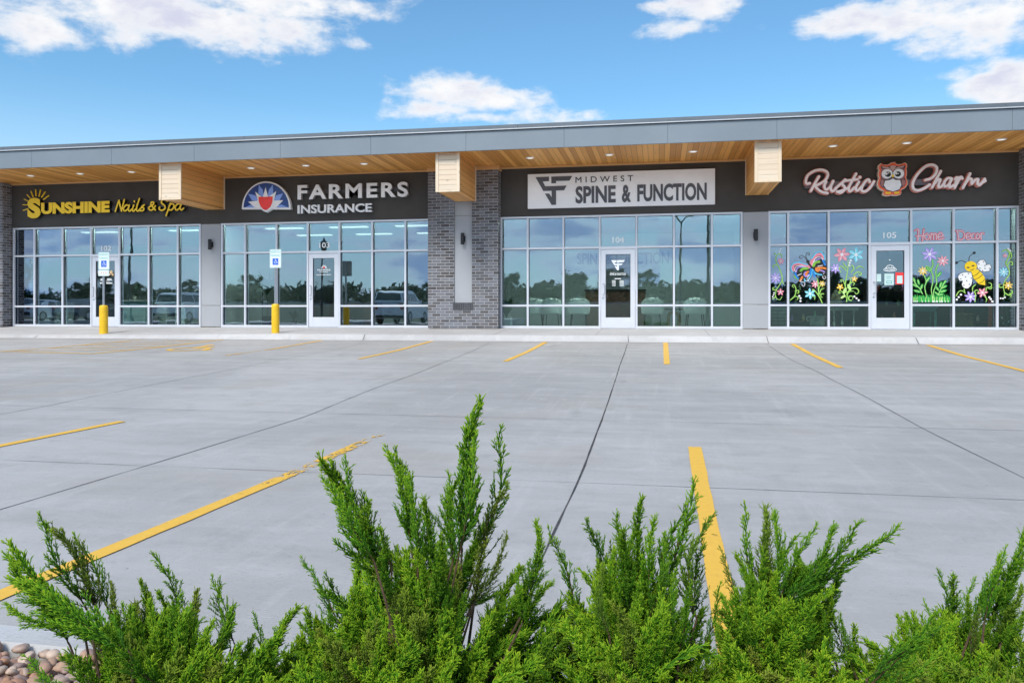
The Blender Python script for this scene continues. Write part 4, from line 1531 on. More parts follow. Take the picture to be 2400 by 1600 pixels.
A.vine([[(1530, 960), (1540, 850), (1510, 720), (1530, 580), (1550, 450), (1555, 325)], [(1530, 440), (1500, 400), (1475, 362)], [(1540, 820), (1600, 765), (1680, 755), (1717, 805), (1682, 842), (1655, 815)], [(1535, 860), (1570, 805), (1640, 800)], [(1520, 890), (1470, 812), (1422, 800), (1413, 830), (1445, 828)],
        [(1540, 750), (1580, 680), (1592, 610), (1560, 588)], [(1550, 745), (1605, 665), (1652, 680), (1630, 712)], [(1502, 700), (1482, 640), (1442, 625), (1450, 660)], [(1522, 480), (1452, 418), (1418, 450), (1442, 512)],
        [(1638, 552), (1690, 508), (1752, 520), (1742, 558), (1712, 545)], [(1680, 450), (1730, 418), (1795, 448)], [(1600, 512), (1640, 450), (1612, 402), (1588, 430)], [(1605, 942), (1565, 930), (1572, 878), (1625, 882), (1622, 922)]], 17)
mb = MB()
for x, y, r, rot in ((1475, 885, 42, -.6), (1500, 795, 55, -1.2), (1572, 740, 55, 1.2)):
    A.disc(mb, x, y, r, r * .42, .006, -rot)
obj('painted_leaves', mb, PT['lgreen'], FR)
A.flower(1458, 240, 112, 6, 'pink', .1); A.flower(1675, 240, 112, 6, 'blue', .5); A.flower(1362, 450, 78, 7, 'purple', .2); A.flower(1432, 735, 52, 5, 'yellow', .9); A.flower(1650, 612, 46, 5, 'yellow', .2)
A.dots([(1650, 880), (1683, 908), (1716, 938), (1592, 330), (1577, 365), (1568, 405)], 15)
# right of the door
A = Art(crop(2050, 560, 6.534))
A.vine([[(885, 320), (892, 400), (866, 480), (895, 570), (888, 680), (868, 780), (890, 890)], [(975, 390), (940, 470), (944, 600), (950, 680), (905, 800), (900, 890)], [(760, 560), (792, 650), (768, 740), (800, 905)], [(868, 480), (830, 430), (780, 420)],
        [(590, 620), (640, 705), (690, 760), (735, 845)], [(1085, 640), (1010, 780), (970, 865)]], 24, 'dgreen')
mb, hl = MB(), MB()
for i, (x, y, r, rot) in enumerate([(985, 545, 60, .9), (815, 620, 60, 1.0), (825, 470, 55, -.8), (605, 625, 45, -1.2), (670, 660, 50, -1.3), (625, 715, 55, -.5), (715, 735, 55, 1.2), (650, 800, 60, -.3), (1070, 665, 50, .9), (1010, 700, 55, 1.3), (960, 760, 50, -1.0), (1060, 735, 55, .5), (1045, 800, 60, .3), (945, 830, 45, -.6), (1010, 850, 50, .1)]):
    A.disc(mb, x, y, r, r * .40, .003 + .0002 * i, rot)
    A.stroke(hl, [(x - r * .6 * cos(rot), y + r * .6 * sin(rot)), (x + r * .5 * cos(rot), y - r * .5 * sin(rot))], r * .16, .0075)
obj('painted_leaves', mb, PT['dgreen'], FR)
obj('painted_leaves_highlight', hl, PT['lgreen'], FR)
rg = random.Random(3)
mb, hl, wl = MB(), MB(), MB()
A.poly(mb, [(585, 965), (585, 890), (1155, 890), (1155, 960), (1000, 968), (800, 960)], -.0004)
for i in range(90):
    x = rg.uniform(585, 1152)
    A.stroke(mb, [(x, 970 - rg.random() * 15), (x + rg.uniform(-8, 8), 920), (x + rg.uniform(-22, 22), 850 + rg.random() * 45)], 11, .0012 + .00003 * i)
for i in range(26):
    x = rg.uniform(590, 1148)
    A.stroke(hl, [(x, 955), (x + rg.uniform(-12, 12), 880 + rg.random() * 30)], 6, .005 + .00003 * i)
    A.stroke(wl, [(x + 6, 968), (x + rg.uniform(-6, 14), 945)], 7, .0065 + .00003 * i)
obj('painted_grass', mb, PT['dgreen'], FR)
obj('painted_grass_highlight', hl, PT['lgreen'], FR)
obj('painted_grass_dew', wl, PT['white'], FR)
A.flower(842, 235, 118, 7, 'purple', .25); A.flower(1045, 335, 86, 8, 'pink', .2); A.flower(738, 490, 72, 8, 'yellow', .1)
# bee
mb = MB()
hA = [(1482, 515), (1400, 508), (1310, 528), (1275, 580), (1300, 640), (1345, 642), (1333, 700), (1368, 750), (1430, 757), (1482, 700), (1498, 600)]
hB = [(1575, 450), (1568, 380), (1610, 325), (1670, 318), (1706, 370), (1702, 398), (1760, 388), (1786, 430), (1752, 490), (1650, 502)]
A.poly(mb, hA); A.poly(mb, hB, .0002)
obj('painted_bee_wings', mb, PT['white'], FR)
mb = MB()
for w_ in (hA, hB):
    A.stroke(mb, w_ + [w_[0]], 6, .0016)
for x, y in ((1345, 550), (1435, 530), (1318, 612), (1392, 580), (1480, 600), (1410, 638), (1365, 708), (1450, 695), (1668, 350), (1595, 385), (1688, 408), (1612, 447), (1690, 452), (1760, 450), (1655, 487)):
    A.disc(mb, x, y, 9, 9, .0022)
for st_ in ([(1445, 340), (1455, 270), (1520, 215)], [(1402, 362), (1330, 330), (1258, 362)]):
    A.stroke(mb, st_, 9)
A.disc(mb, 1525, 212, 22); A.disc(mb, 1256, 364, 22)
obj('painted_bee_outline', mb, PT['black'], FR)
mb = MB()
A.disc(mb, 1472, 420, 92, 85, .003)
A.poly(mb, [(1480, 502), (1570, 462), (1640, 520), (1690, 600), (1692, 708), (1600, 692), (1520, 612)], .0034)
obj('painted_bee_body', mb, PT['yellow'], FR)
mb = MB()
for st_ in ([(1492, 572), (1560, 545), (1605, 498)], [(1520, 628), (1600, 590), (1652, 540)], [(1600, 680), (1650, 655), (1692, 605)], [(1465, 472), (1490, 475), (1518, 460)], [(1408, 440), (1430, 430), (1450, 438)], [(1482, 415), (1505, 402), (1528, 408)]):
    A.stroke(mb, st_, 8, .0056)
A.disc(mb, 1430, 440, 14, 10, .006); A.disc(mb, 1505, 412, 14, 10, .006)
obj('painted_bee_stripes', mb, PT['black'], FR)
A.vine([[(1250, 870), (1290, 805), (1345, 795), (1390, 835)], [(1370, 770), (1385, 830)], [(1545, 700), (1500, 745), (1505, 830)], [(1535, 960), (1545, 850), (1530, 810), (1560, 780), (1592, 800), (1580, 820)], [(1680, 860), (1715, 920), (1702, 965)], [(1705, 795), (1715, 745), (1780, 735), (1785, 685), (1745, 670)], [(1730, 745), (1775, 765), (1800, 740)]], 17)
A.flower(1468, 885, 90, 7, 'purple', .2); A.flower(1650, 822, 78, 6, 'pink', .1)
A.dots([(1322, 852), (1287, 890), (1258, 927), (1757, 892), (1778, 920), (1803, 957)], 17)
A.vine([[(1962, 190), (2010, 165), (2062, 210), (2052, 280), (2010, 370), (2050, 450), (2062, 540), (2002, 630), (1970, 720), (1990, 830), (1980, 882)], [(2080, 200), (2098, 260), (2075, 310)], [(2040, 400), (2070, 350), (2110, 360), (2105, 400), (2085, 395)], [(1970, 735), (1915, 740), (1905, 700), (1935, 695)], [(1990, 820), (2050, 860), (2090, 850), (2085, 895)], [(2065, 835), (2105, 830), (2100, 790), (2075, 788)]], 19)
A.flower(1995, 255, 36, 5, 'pink', .2); A.flower(1975, 505, 76, 8, 'blue', .1); A.flower(2045, 712, 66, 7, 'yellow', .3)
A.dots([(2045, 150), (2062, 165), (2078, 182), (1930, 908), (1965, 910), (1995, 895)], 14)
# hand-lettered words above
A = Art(crop(1750, 320, 3.1354))
HD = [[(1235, 692), (1262, 685), (1256, 766)], [(1302, 680), (1290, 766)], [(1246, 732), (1302, 726)], [(1325, 712), (1306, 735), (1325, 758), (1344, 735), (1325, 712)], [(1350, 756), (1354, 712)], [(1354, 722), (1368, 712), (1372, 756)], [(1372, 722), (1388, 712), (1394, 756)],
      [(1405, 736), (1440, 729), (1425, 706), (1404, 726), (1412, 756), (1448, 746)],
      [(1547, 690), (1556, 757)], [(1538, 696), (1585, 695), (1602, 728), (1582, 757), (1550, 757)], [(1615, 736), (1646, 729), (1630, 708), (1612, 726), (1620, 756), (1650, 748)], [(1676, 714), (1658, 716), (1653, 745), (1678, 752)], [(1697, 712), (1682, 732), (1697, 754), (1713, 732), (1697, 712)], [(1722, 756), (1720, 712)], [(1720, 720), (1732, 708), (1744, 714)]]
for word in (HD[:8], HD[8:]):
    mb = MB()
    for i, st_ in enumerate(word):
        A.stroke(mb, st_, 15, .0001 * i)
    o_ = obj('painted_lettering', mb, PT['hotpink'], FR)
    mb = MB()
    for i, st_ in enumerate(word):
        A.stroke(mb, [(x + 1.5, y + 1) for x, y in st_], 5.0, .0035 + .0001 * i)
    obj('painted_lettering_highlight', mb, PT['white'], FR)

# ------------------------------------------------------------------ vinyl and notices on the doors
def door_pt(s, fx, fz):
    a, b_, z0, z1 = s['dg']
    return a + (b_ - a) * fx, z0 + (z1 - z0) * fz


def door_text(mb, s, txt, fx0, fx1, fz0, fz1, bold=.01, sp=1.0):
    p0, p1 = door_pt(s, fx0, fz0), door_pt(s, fx1, fz1)
    mb.text(txt, p0[0], p1[0], p0[1], p1[1], .0165, .002, bold, 0, sp)


s = S[0]
mb = MB()
for fx0, fx1, fz0, fz1 in ((.22, .42, .678, .69), (.56, .80, .678, .69), (.20, .42, .655, .668), (.55, .82, .655, .668), (.28, .40, .632, .640), (.52, .72, .632, .640), (.18, .40, .595, .612), (.52, .84, .595, .612)):
    p0, p1 = door_pt(s, fx0, fz0), door_pt(s, fx1, fz1)
    mb.box(p0[0], p1[0], .0165, .0185, p0[1], p1[1])
obj('door_vinyl', mb, MT['frost'], s['door_obj'])
mb = MB()
for (fx, fz, r) in ((.12, .80, .035), (.78, .80, .05), (.86, .755, .035), (.70, .76, .03)):
    p = door_pt(s, fx, fz)
    for k in range(5):
        a = k * 2 * pi / 5
        mb.disc((p[0] + r * .6 * cos(a), p[1] + r * .6 * sin(a)), r * .6, r * .4, .0165 - .0002 * k, .002, 10, a)
obj('door_flowers', mb, M('peach vinyl', (.80, .55, .30), .6), s['door_obj'])
s = S[1]
mb = MB()
door_text(mb, s, 'FARMERS', .20, .80, .785, .815, .02, 1.2)
door_text(mb, s, 'INSURANCE', .30, .70, .757, .773)
door_text(mb, s, 'GALLAGHER AGENCY', .15, .85, .71, .728)
for k in range(7):
    a = pi * k / 6
    p = door_pt(s, .5, .835)
    mb.stroke([(p[0] + .045 * cos(a), p[1] + .045 * sin(a)), (p[0] + .08 * cos(a), p[1] + .08 * sin(a))], .016, .0165, .002)
obj('door_vinyl', mb, MT['frost'], s['door_obj'])
p = door_pt(s, .5, .842)
obj('door_shield', MB().prism([(p[0] - .03, p[1] + .025), (p[0] + .03, p[1] + .025), (p[0] + .025, p[1] - .01), (p[0], p[1] - .03), (p[0] - .025, p[1] - .01)], .0160, .018), MT['red'], s['door_obj'])
s = S[2]
f7 = crop(1400, 570, 7.13)
mb = MB()
L2 = lambda pts: [f7(px, py, .0165) for px, py in pts]
mb.prism(L2([(232, 283), (322, 283), (322, 318), (285, 322), (300, 345), (425, 338), (405, 365), (360, 368), (358, 450), (335, 452), (288, 385), (312, 382), (330, 400), (328, 368), (285, 368)]), .0165, .0185)
mb.prism(L2([(330, 283), (457, 280), (440, 315), (358, 318), (356, 328), (332, 330)]), .0165, .0185)
q = [f7(210, 535, .0165), f7(475, 495, .0165)]
mb.text('SPINE & FUNCTION', q[0][0], q[1][0], q[0][1], q[1][1], .0165, .002, .02)
q = [f7(212, 490, .0165), f7(330, 482, .0165)]
mb.text('MIDWEST', q[0][0], q[1][0], q[0][1], q[1][1], .0165, .002, .01, 0, 1.3)
q = [f7(290, 602, .0165), f7(395, 580, .0165)]
mb.box(q[0][0], q[1][0], .0165, .0185, q[0][1] + .004, q[1][1] - .006)
for py in (625, 643, 664, 686, 706):
    for (l, r) in ((245, 305), (372, 442)):
        q0, q1 = f7(l, py + 5, .0165), f7(r, py - 4, .0165)
        mb.box(q0[0], q1[0], .0165, .0185, q0[1], q1[1])
obj('door_vinyl', mb, MT['frost'], s['door_obj'])
s = S[3]
f8 = crop(2050, 560, 6.534)
MT['notice'] = M('mint paper notice', (.55, .74, .72), .7)
for (l, t_, r, b_, mt, nm) in ((12, 535, 98, 652, 'notice', 'paper_notice'), (150, 530, 293, 705, 'notice', 'paper_notice'), (318, 512, 445, 695, 'red', 'red_notice')):
    q0, q1 = f8(l, b_, .0165), f8(r, t_, .0165)
    pn = obj(nm, MB().box(q0[0], q1[0], .0155, .0175, q0[1], q1[1]), MT[mt], s['door_obj'])
mb = MB()
for (l, t_, r, b_) in ((182, 570, 252, 578), (182, 600, 250, 606), (180, 640, 262, 648), (180, 672, 262, 680), (180, 648, 188, 672), (254, 648, 262, 672)):
    q0, q1 = f8(l, b_, .0165), f8(r, t_, .0165)
    mb.box(q0[0], q1[0], .0135, .0150, q0[1], q1[1])
obj('printing', mb, M('teal print', (.06, .30, .32), .6), s['door_obj'])
mb = MB()
q0, q1 = f8(340, 680, .0165), f8(425, 560, .0165)
mb.box(q0[0], q1[0], .0135, .0150, q0[1], q1[1])
obj('printing', mb, MT['notice'], s['door_obj'])
q0, q1 = f8(165, 485, .0165), f8(305, 458, .0165)
mb = MB().text('CLOSED', q0[0], q1[0], q0[1], q1[1], .0135, .002, .02)
cx_, cz_ = f8(236, 470, .0165)
rw, rh = f8.sc(98, .0165), f8.sc(28, .0165)
mb.stroke([(cx_ + rw * cos(a / 16 * 2 * pi), cz_ + rh * sin(a / 16 * 2 * pi)) for a in range(17)], .012, .0150, .001, step=1)
for dx in (-60, -20, 20, 60):
    mb.stroke([f8(236 + dx, 445, .0165), f8(236 + dx * .7, 405, .0165)], .008, .0150, .001)
mb.stroke([f8(160, 445, .0165), f8(236, 395, .0165), f8(312, 445, .0165)], .010, .0150, .001)
mb.disc(f8(230, 322, .0165), .018, .012, .0150, .001)
obj('closed_lettering', mb, MT['frost'], s['door_obj'])
# neon OPEN sign inside the nail spa window
f = crop(0, 320, 3.136)
cx_, cz_ = f(196, 930, .16)
t_ = thing('open_sign', 'small oval OPEN neon sign in the nail spa window beside the brick pier', 'neon sign', (cx_, .16, cz_))
mb = MB()
rw, rh = f.sc(40, .16), f.sc(24, .16)
mb.stroke([(cx_ + rw * cos(a / 20 * 2 * pi), cz_ + rh * sin(a / 20 * 2 * pi)) for a in range(21)], .022, .15, .02, step=1)
obj('neon_tube', mb, M('dim blue neon tube', (.45, .5, .7), .4), t_)
mb = MB().text('OPEN', cx_ - rw * .72, cx_ + rw * .72, cz_ - rh * .45, cz_ + rh * .45, .15, .02, .01)
obj('lettering', mb, M('red neon tube', (.9, .10, .06), .4, emit=.6), t_)
# ------------------------------------------------------------------ rooms behind the glass
MT['floor'] = M('grey vinyl floor', (.16, .155, .15), .45, 0, .15, 3)
MT['wall_in'] = M('pale plaster wall', (.62, .64, .62), .8, 0, .03)
MT['wall_dark'] = M('dark grey plaster wall', (.10, .10, .11), .8, 0, .05)
MT['wall_tan'] = M('tan plaster wall', (.30, .31, .30), .8, 0, .05)
MT['ceil'] = M('white ceiling tile', (.60, .60, .60), .85)
MT['lit'] = M('lit ceiling lamp', (1, .94, .82), .5, emit=1.1)
MT['fill_glow'] = [M('added fill glow', (1, .97, .90), .5, emit=e_) for e_ in (30, 20, 48, 26)]  # glow for panels added only to brighten the rooms
cuts = [(xl + .4), (S[0]['x'][-1] + S[1]['x'][0]) / 2, (xb0 + xb1) / 2, (S[2]['x'][-1] + S[3]['x'][0]) / 2, xr - .4]
obj('room_floor', MB().box(xl + .3, xr - .3, .14, 13.9, -.05, .003), MT['floor'], BLD)
obj('room_ceiling', MB().box(xl + .3, xr - .3, .52, 13.9, 3.06, 3.10), MT['ceil'], BLD)
depth = [6.5, 6.0, 5.2, 8.0]
for i in range(4):
    a, b_ = cuts[i], cuts[i + 1]
    wm = [MT['wall_in'], MT['wall_tan'], MT['wall_in'], MT['wall_dark']][i]
    mb = MB()
    mb.box(a + .06, b_ - .06, depth[i], depth[i] + .1, 0.004, 3.05)
    if i < 3:
        mb.box(b_ - .06, b_ + .06, .125 if i != 1 else .125, 13.8, 0.004, 3.05)
    obj('room_wall', mb, wm, BLD)
    mb = MB()
    n = 3 if i == 1 else 2
    for k in range(n):
        for j in range(2 if i == 1 else 1):
            xx = S[i]['x'][0] + (S[i]['x'][-1] - S[i]['x'][0]) * (k + .55) / n
            yy = 1.6 + 2.2 * j
            mb.bbox(xx - .6, xx + .6, yy - .12, yy + .12, 3.03, 3.055, .004)
    lb = MB()
    for k in range(7):
        x0, x1 = S[i]['x'][k] + .1, S[i]['x'][k + 1] - .1
        lb.bbox(x0, x1, .16, .38, 3.046, 3.058, .002)
    obj('added_fill_panel', lb, MT['fill_glow'][i], BLD)  # added glowing strips, out of the camera's sight, that light the room
    if i < 2:
        obj('ceiling_lamp', mb, MT['lit'], BLD)
# end returns beside the glass
for i, u0 in ((0, 33), (2, 1737), (1, 521)):
    pass
# spine clinic: lettering on the back wall behind a timber reception desk
p0, p1 = P(1352, 620, 5.1), P(1568, 590, 5.1)
obj('wall_lettering', MB().text('SPINE & FUNCTION', p0.x, p1.x, p0.z, p1.z, 5.15, .04, .02), M('grey wall letters', (.22, .25, .27), .6), BLD)
MT['desk_wood'] = M('brown wood veneer', (.15, .075, .045), .4, 0, .2, 6)
MT['dark_top'] = M('dark desk top', (.03, .025, .022), .3)
p0, p1 = P(1372, 765, 3.2), P(1512, 678, 3.2)
t_ = thing('reception_desk', 'brown timber reception desk at the back of the spine clinic', 'desk', ((p0.x + p1.x) / 2, 3.5, 0))
mb = MB()
mb.bbox(p0.x, p1.x, 3.2, 3.24, .004, p1.z - .05)
mb.bbox(p0.x, p0.x + .05, 3.24, 3.9, .004, p1.z - .05)
mb.bbox(p1.x - .05, p1.x, 3.24, 3.9, .004, p1.z - .05)
obj('desk_front', mb, MT['desk_wood'], t_)
obj('desk_top', MB().bbox(p0.x - .03, p1.x + .03, 3.14, 3.92, p1.z - .048, p1.z), MT['dark_top'], t_)

# upholstered chairs with their backs to the window
MT['mint'] = M('pale grey upholstery', (.72, .74, .72), .8, 0, .05, 20, .15)
chair_at = [(1253, 1.25, .10), (1294, 1.15, -.05), (1357, 1.15, .05), (1529, 1.15, 0.0), (1629, 1.2, .06)]
chair_lab = ['pale tub chair closest to the leafy planter in the spine clinic window', 'pale tub chair between two others left of the spine clinic door', 'pale tub chair nearest the spine clinic door on its left',
             'pale tub chair just right of the spine clinic door beside the small arched table', 'pale tub chair right of the small arched table in the clinic window']
ch0 = None
for (u, y, rz), lab in zip(chair_at, chair_lab):
    x = X(u, y)
    if ch0:
        dup(ch0, (x, y, .004), rz, lab)
        continue
    ch0 = local_thing('tub_chair', lab, 'chair', (x, y, .004), 'pale tub chairs along the clinic window', rz)
    mb = MB()
    # wrap-around back shell, seen from behind
    n = 18
    for (ri, ro, z0, z1) in ((.25, .30, .40, .84),):
        vs, fs = [], []
        for k in range(n + 1):
            a = pi * (1.08 - 1.16 * k / n) + pi
            top = z1 - .16 * abs(k / n - .5) ** 2 * 4
            for r_, z in ((ro, z0), (ro + .02, (z0 + top) / 2), (ro + .01, top - .03), ((ri + ro) / 2, top), (ri, top - .03), (ri, z0)):
                vs.append((r_ * cos(a) * 1.0, r_ * sin(a) * .95, z))
        for k in range(n):
            for j in range(6):
                fs.append((k * 6 + j, k * 6 + (j + 1) % 6, (k + 1) * 6 + (j + 1) % 6, (k + 1) * 6 + j))
        fs += [tuple(range(6)), tuple(n * 6 + j for j in range(5, -1, -1))]
        mb.add(vs, fs)
    obj('backrest', mb, MT['mint'], ch0, smooth=True)
    obj('seat', MB().bbox(-.255, .255, -.22, .30, .37, .47, .03), MT['mint'], ch0)
    for sx in (-1, 1):
        for sy in (-.2, .24):
            obj('leg', MB().tube([(sx * .2, sy, .38), (sx * .24, sy * 1.12, 0)], [.013, .009], 8), MT['black'], ch0)
# small arched table
x = X(1579, 1.15)
t_ = thing('side_table', 'small round-topped side table with arched pale wood base between two tub chairs', 'side table', (x, 1.2, .004))
obj('table_top', MB().lathe([(.25, .50), (.26, .51), (.26, .525), (.25, .535)], (x, 1.2, .004), 28), MT['dark_top'], t_)
mb = MB()
for y in (1.08, 1.28):
    pts = [(x + .19 * cos(pi * k / 12), .30 + .19 * sin(pi * k / 12)) for k in range(13)] + [(x - .19, .005), (x - .10, .005)] + [(x + .10 * cos(pi - pi * k / 10), .28 + .12 * sin(pi * k / 10)) for k in range(11)] + [(x + .10, .005), (x + .19, .005)]
    mb.prism(pts, y, y + .03)
obj('arched_base', mb, M('pale oak', (.42, .29, .14), .5, 0, .15, 12), t_)


def leaf_cloud(mb, c, h, r, n, seed, L=.22, W=.05, up=.6):
    """long arching leaves from a pot"""
    rr = random.Random(seed)
    for i in range(n):
        a = rr.uniform(0, 2 * pi)
        out = rr.uniform(.25, 1) * r
        top = h * rr.uniform(.55, 1)
        b0 = Vector(c)
        b1 = b0 + Vector((cos(a) * out * .4, sin(a) * out * .4, top * .75))
        b2 = b0 + Vector((cos(a) * out, sin(a) * out, top * rr.uniform(.75, 1.1)))
        side = Vector((-sin(a), cos(a), 0)) * W * rr.uniform(.6, 1.2)
        vs = [b0 - side * .3, b0 + side * .3]
        for k in (1, 2, 3):
            q = k / 4
            p = b0 * (1 - q) ** 2 + b1 * 2 * q * (1 - q) + b2 * q * q
            w_ = side * (.5 + 1.0 * q) * (1.0 if k < 3 else .7)
            vs += [p - w_, p + w_]
        vs.append(b2)
        mb.add(vs, [(0, 1, 3, 2), (2, 3, 5, 4), (4, 5, 7, 6), (6, 7, 8)])


MT['leaf'] = M('house plant leaf', (.035, .09, .03), .5, 0, .4, 9)
MT['trunk_in'] = M('plant stem', (.09, .06, .035), .8)


def pot_plant(u, y, zpot, rpot, h, r, pot, lab, seed, n=46, W=.03, square=False, stem=None):
    x = X(u, y)
    t_ = thing('potted_plant', lab, 'potted plant', (x, y, .004))
    if square:
        mb = MB().bbox(x - rpot, x + rpot, y - rpot, y + rpot, .006, zpot, .01)
    else:
        mb = MB().lathe([(rpot * .72, .004), (rpot * .95, zpot * .6), (rpot, zpot - .02), (rpot, zpot), (rpot * .9, zpot), (rpot * .88, zpot - .03)], (x, y, .002), 24)
    obj('pot', mb, pot, t_, smooth=not square)
    z = zpot - .02
    if stem:
        obj('stem', MB().tube([(x, y, z), (x + .02, y, z + stem * .5), (x - .01, y, z + stem)], [.016, .013, .010], 8), MT['trunk_in'], t_)
        z += stem
    mb = MB()
    leaf_cloud(mb, (x, y, z), h, r, n, seed, W=W)
    obj('foliage', mb, MT['leaf'], t_)


pot_plant(1187, .7, .30, .14, .62, .30, MT['white'], 'leafy plant in a square white planter in the corner of the clinic window', 3, 60, .028, True)
pot_plant(46, .9, .25, .16, .9, .42, MT['dark_top'], 'big dark-leaved plant in the nail spa corner by the brick pier', 5, 70, .035, False, .55)
pot_plant(360, .9, .30, .15, .50, .22, MT['dark_top'], 'small spiky plant in dark pot on the nail spa floor right of the counter', 7, 40, .02)
pot_plant(626, 1.1, .32, .17, .75, .55, MT['dark_top'], 'tall spreading palm in the insurance office window', 9, 80, .032, False, .65)
pot_plant(688, .7, .18, .10, .36, .22, MT['trunk_in'], 'low bushy plant on the insurance office floor left of the door', 11, 60, .018)
# nail spa counter with its orchid
MT['teal'] = M('pale teal laminate', (.42, .62, .62), .45, 0, .04)
p0, p1 = P(283, 765, 1.1), P(340, 703, 1.1)
t_ = thing('reception_counter', 'pale teal reception counter inside the nail spa right of the door', 'counter', ((p0.x + p1.x) / 2, 1.3, .004))
mb = MB().bbox(p0.x, p1.x, 1.1, 1.55, .006, p1.z - .04)
obj('counter_body', mb, MT['teal'], t_)
obj('counter_top', MB().bbox(p0.x - .03, p1.x + .05, 1.05, 1.6, p1.z - .038, p1.z), MT['white'], t_)
mb = MB()
for k in range(3):
    mb.bbox(p0.x + .15, p1.x - .08, 1.092, 1.099, .12 + k * .20, .128 + k * .20, .001)
obj('counter_groove', mb, M('dark teal groove', (.16, .27, .28), .6), t_)
ox = X(318, 1.3)
t2 = thing('orchid', 'dark-flowered orchid in a cream pot standing on the teal counter', 'potted plant', (ox, 1.3, p1.z))
obj('pot', MB().lathe([(.05, .002), (.075, .10), (.078, .13), (.06, .13)], (ox, 1.3, p1.z), 20), M('cream glaze', (.62, .56, .46), .35), t2, smooth=True)
mb = MB().tube([(ox, 1.3, p1.z + .12), (ox + .02, 1.3, p1.z + .35), (ox + .10, 1.3, p1.z + .52)], .006, 6)
obj('stem', mb, MT['trunk_in'], t2)
mb = MB()
leaf_cloud(mb, (ox, 1.3, p1.z + .12), .10, .22, 8, 2, W=.035)
for k in range(7):
    mb.lathe([(.01, -.01), (.045, .0), (.03, .02), (.01, .025)], (ox + .02 + .014 * k, 1.3 + (.03 if k % 2 else -.03), p1.z + .34 + .03 * k), 8)
obj('flowers', mb, MT['leaf'], t2)
# nail tables and manicure chairs, pale shapes near the glass
for k, (u, y, lab) in enumerate([(130, 2.0, 'pale manicure table between the nail spa window mullions left of the door'), (410, 2.0, 'pale manicure table at the right end of the nail spa room')]):
    x = X(u, y)
    t_ = thing('manicure_table', lab, 'table', (x, y, .004), 'manicure tables in the nail spa')
    obj('table_top', MB().bbox(x - .55, x + .55, y - .25, y + .25, .72, .76), MT['white'], t_)
    mb = MB()
    mb.bbox(x - .52, x - .14, y - .22, y + .22, .006, .719)
    mb.bbox(x + .14, x + .52, y - .22, y + .22, .006, .719)
    obj('drawer_pedestals', mb, MT['mint'], t_)
# insurance desk and lamp
x = X(830, 2.4)
t_ = thing('office_desk', 'dark red-brown office desk inside the insurance office beside the door', 'desk', (x, 2.5, .004))
obj('desk_top', MB().bbox(x - .8, x + .8, 2.2, 2.9, .72, .76), MT['desk_wood'], t_)
mb = MB(); mb.bbox(x - .78, x - .36, 2.25, 2.85, .006, .719); mb.bbox(x + .36, x + .78, 2.25, 2.85, .006, .719)
mb.bbox(x - .36, x + .36, 2.80, 2.83, .2, .719)
obj('desk_pedestals', mb, MT['desk_wood'], t_)
x = X(615, 1.6)
t_ = thing('floor_lamp', 'floor lamp with a pale tapered shade behind the palm in the insurance office', 'lamp', (x, 1.6, .004))
zs = P(615, 663, 1.6).z
obj('shade', MB().lathe([(.20, zs - .28), (.13, zs), (.125, zs), (.19, zs - .27)], (x, 1.6, .0), 24), M('linen shade', (.62, .66, .62), .8), t_, smooth=True)
obj('stand', MB().lathe([(.14, .006), (.14, .02), (.015, .03), (.012, zs - .20), (.012, zs - .06)], (x, 1.6, .0), 16), MT['black'], t_)

# owl shop goods by the glass
MT['wicker'] = M('pale painted wicker', (.56, .62, .56), .75, 0, .2, 40, .5, 120)
x = X(1828, .75)
t_ = thing('wicker_basket', 'tall pale wicker basket in a wire stand in the owl shop window', 'basket', (x, .75, .004))
zt = P(1828, 720, .75).z
obj('basket_body', MB().lathe([(.19, .03), (.22, .2), (.28, zt - .03), (.30, zt), (.28, zt), (.26, zt - .04), (.20, .06)], (x, .75, .002), 28), MT['wicker'], t_, smooth=True)
mb = MB()
for k in range(10):
    a = 2 * pi * k / 10
    mb.tube([(x + .21 * cos(a), .75 + .21 * sin(a), .006), (x + .31 * cos(a), .75 + .31 * sin(a), zt * .85)], .004, 5)
for q in range(6):
    z = .02 + q * zt * .16
    r_ = .212 + .098 * z / (zt * .85)
    mb.tube([(x + r_ * cos(2 * pi * k / 20), .75 + r_ * sin(2 * pi * k / 20), z) for k in range(21)], .004, 5)
obj('wire_stand', mb, MT['black'], t_)
x = X(1915, .7)
t_ = thing('handled_planter', 'squat pale openwork planter with two ring handles on the owl shop floor', 'planter', (x, .7, .004))
zt = P(1915, 745, .7).z + .05
obj('bowl', MB().lathe([(.10, .004), (.17, .05), (.20, .14), (.17, .23), (.19, zt), (.20, zt + .012), (.17, zt)], (x, .7, .002), 28), MT['wicker'], t_, smooth=True)
for sx in (-1, 1):
    mb = MB().tube([(x + sx * (.22 + .045 * sin(2 * pi * k / 14)), .7, zt - .07 + .055 * cos(2 * pi * k / 14)) for k in range(15)], .010, 6)
    obj('handle', mb, MT['wicker'], t_)
x0, x1 = X(1944, .9), X(2012, .9)
zt = P(1980, 716, .9).z
t_ = thing('console_table', 'cream console table on turned legs in the owl shop window', 'table', ((x0 + x1) / 2, 1.05, .004))
MT['cream_paint'] = M('cream furniture paint', (.58, .60, .52), .5, 0, .08)
obj('table_top', MB().bbox(x0 - .05, x1 + .05, .85, 1.3, zt - .035, zt), MT['cream_paint'], t_)
obj('apron', MB().bbox(x0, x1, .89, 1.26, zt - .13, zt - .037), MT['cream_paint'], t_)
lp = [(.012, .004), (.030, .03), (.018, .06), (.036, .14), (.030, .17), (.014, .20), (.016, .38), (.034, .46), (.020, .48), (.045, zt - .14), (.045, zt - .132)]
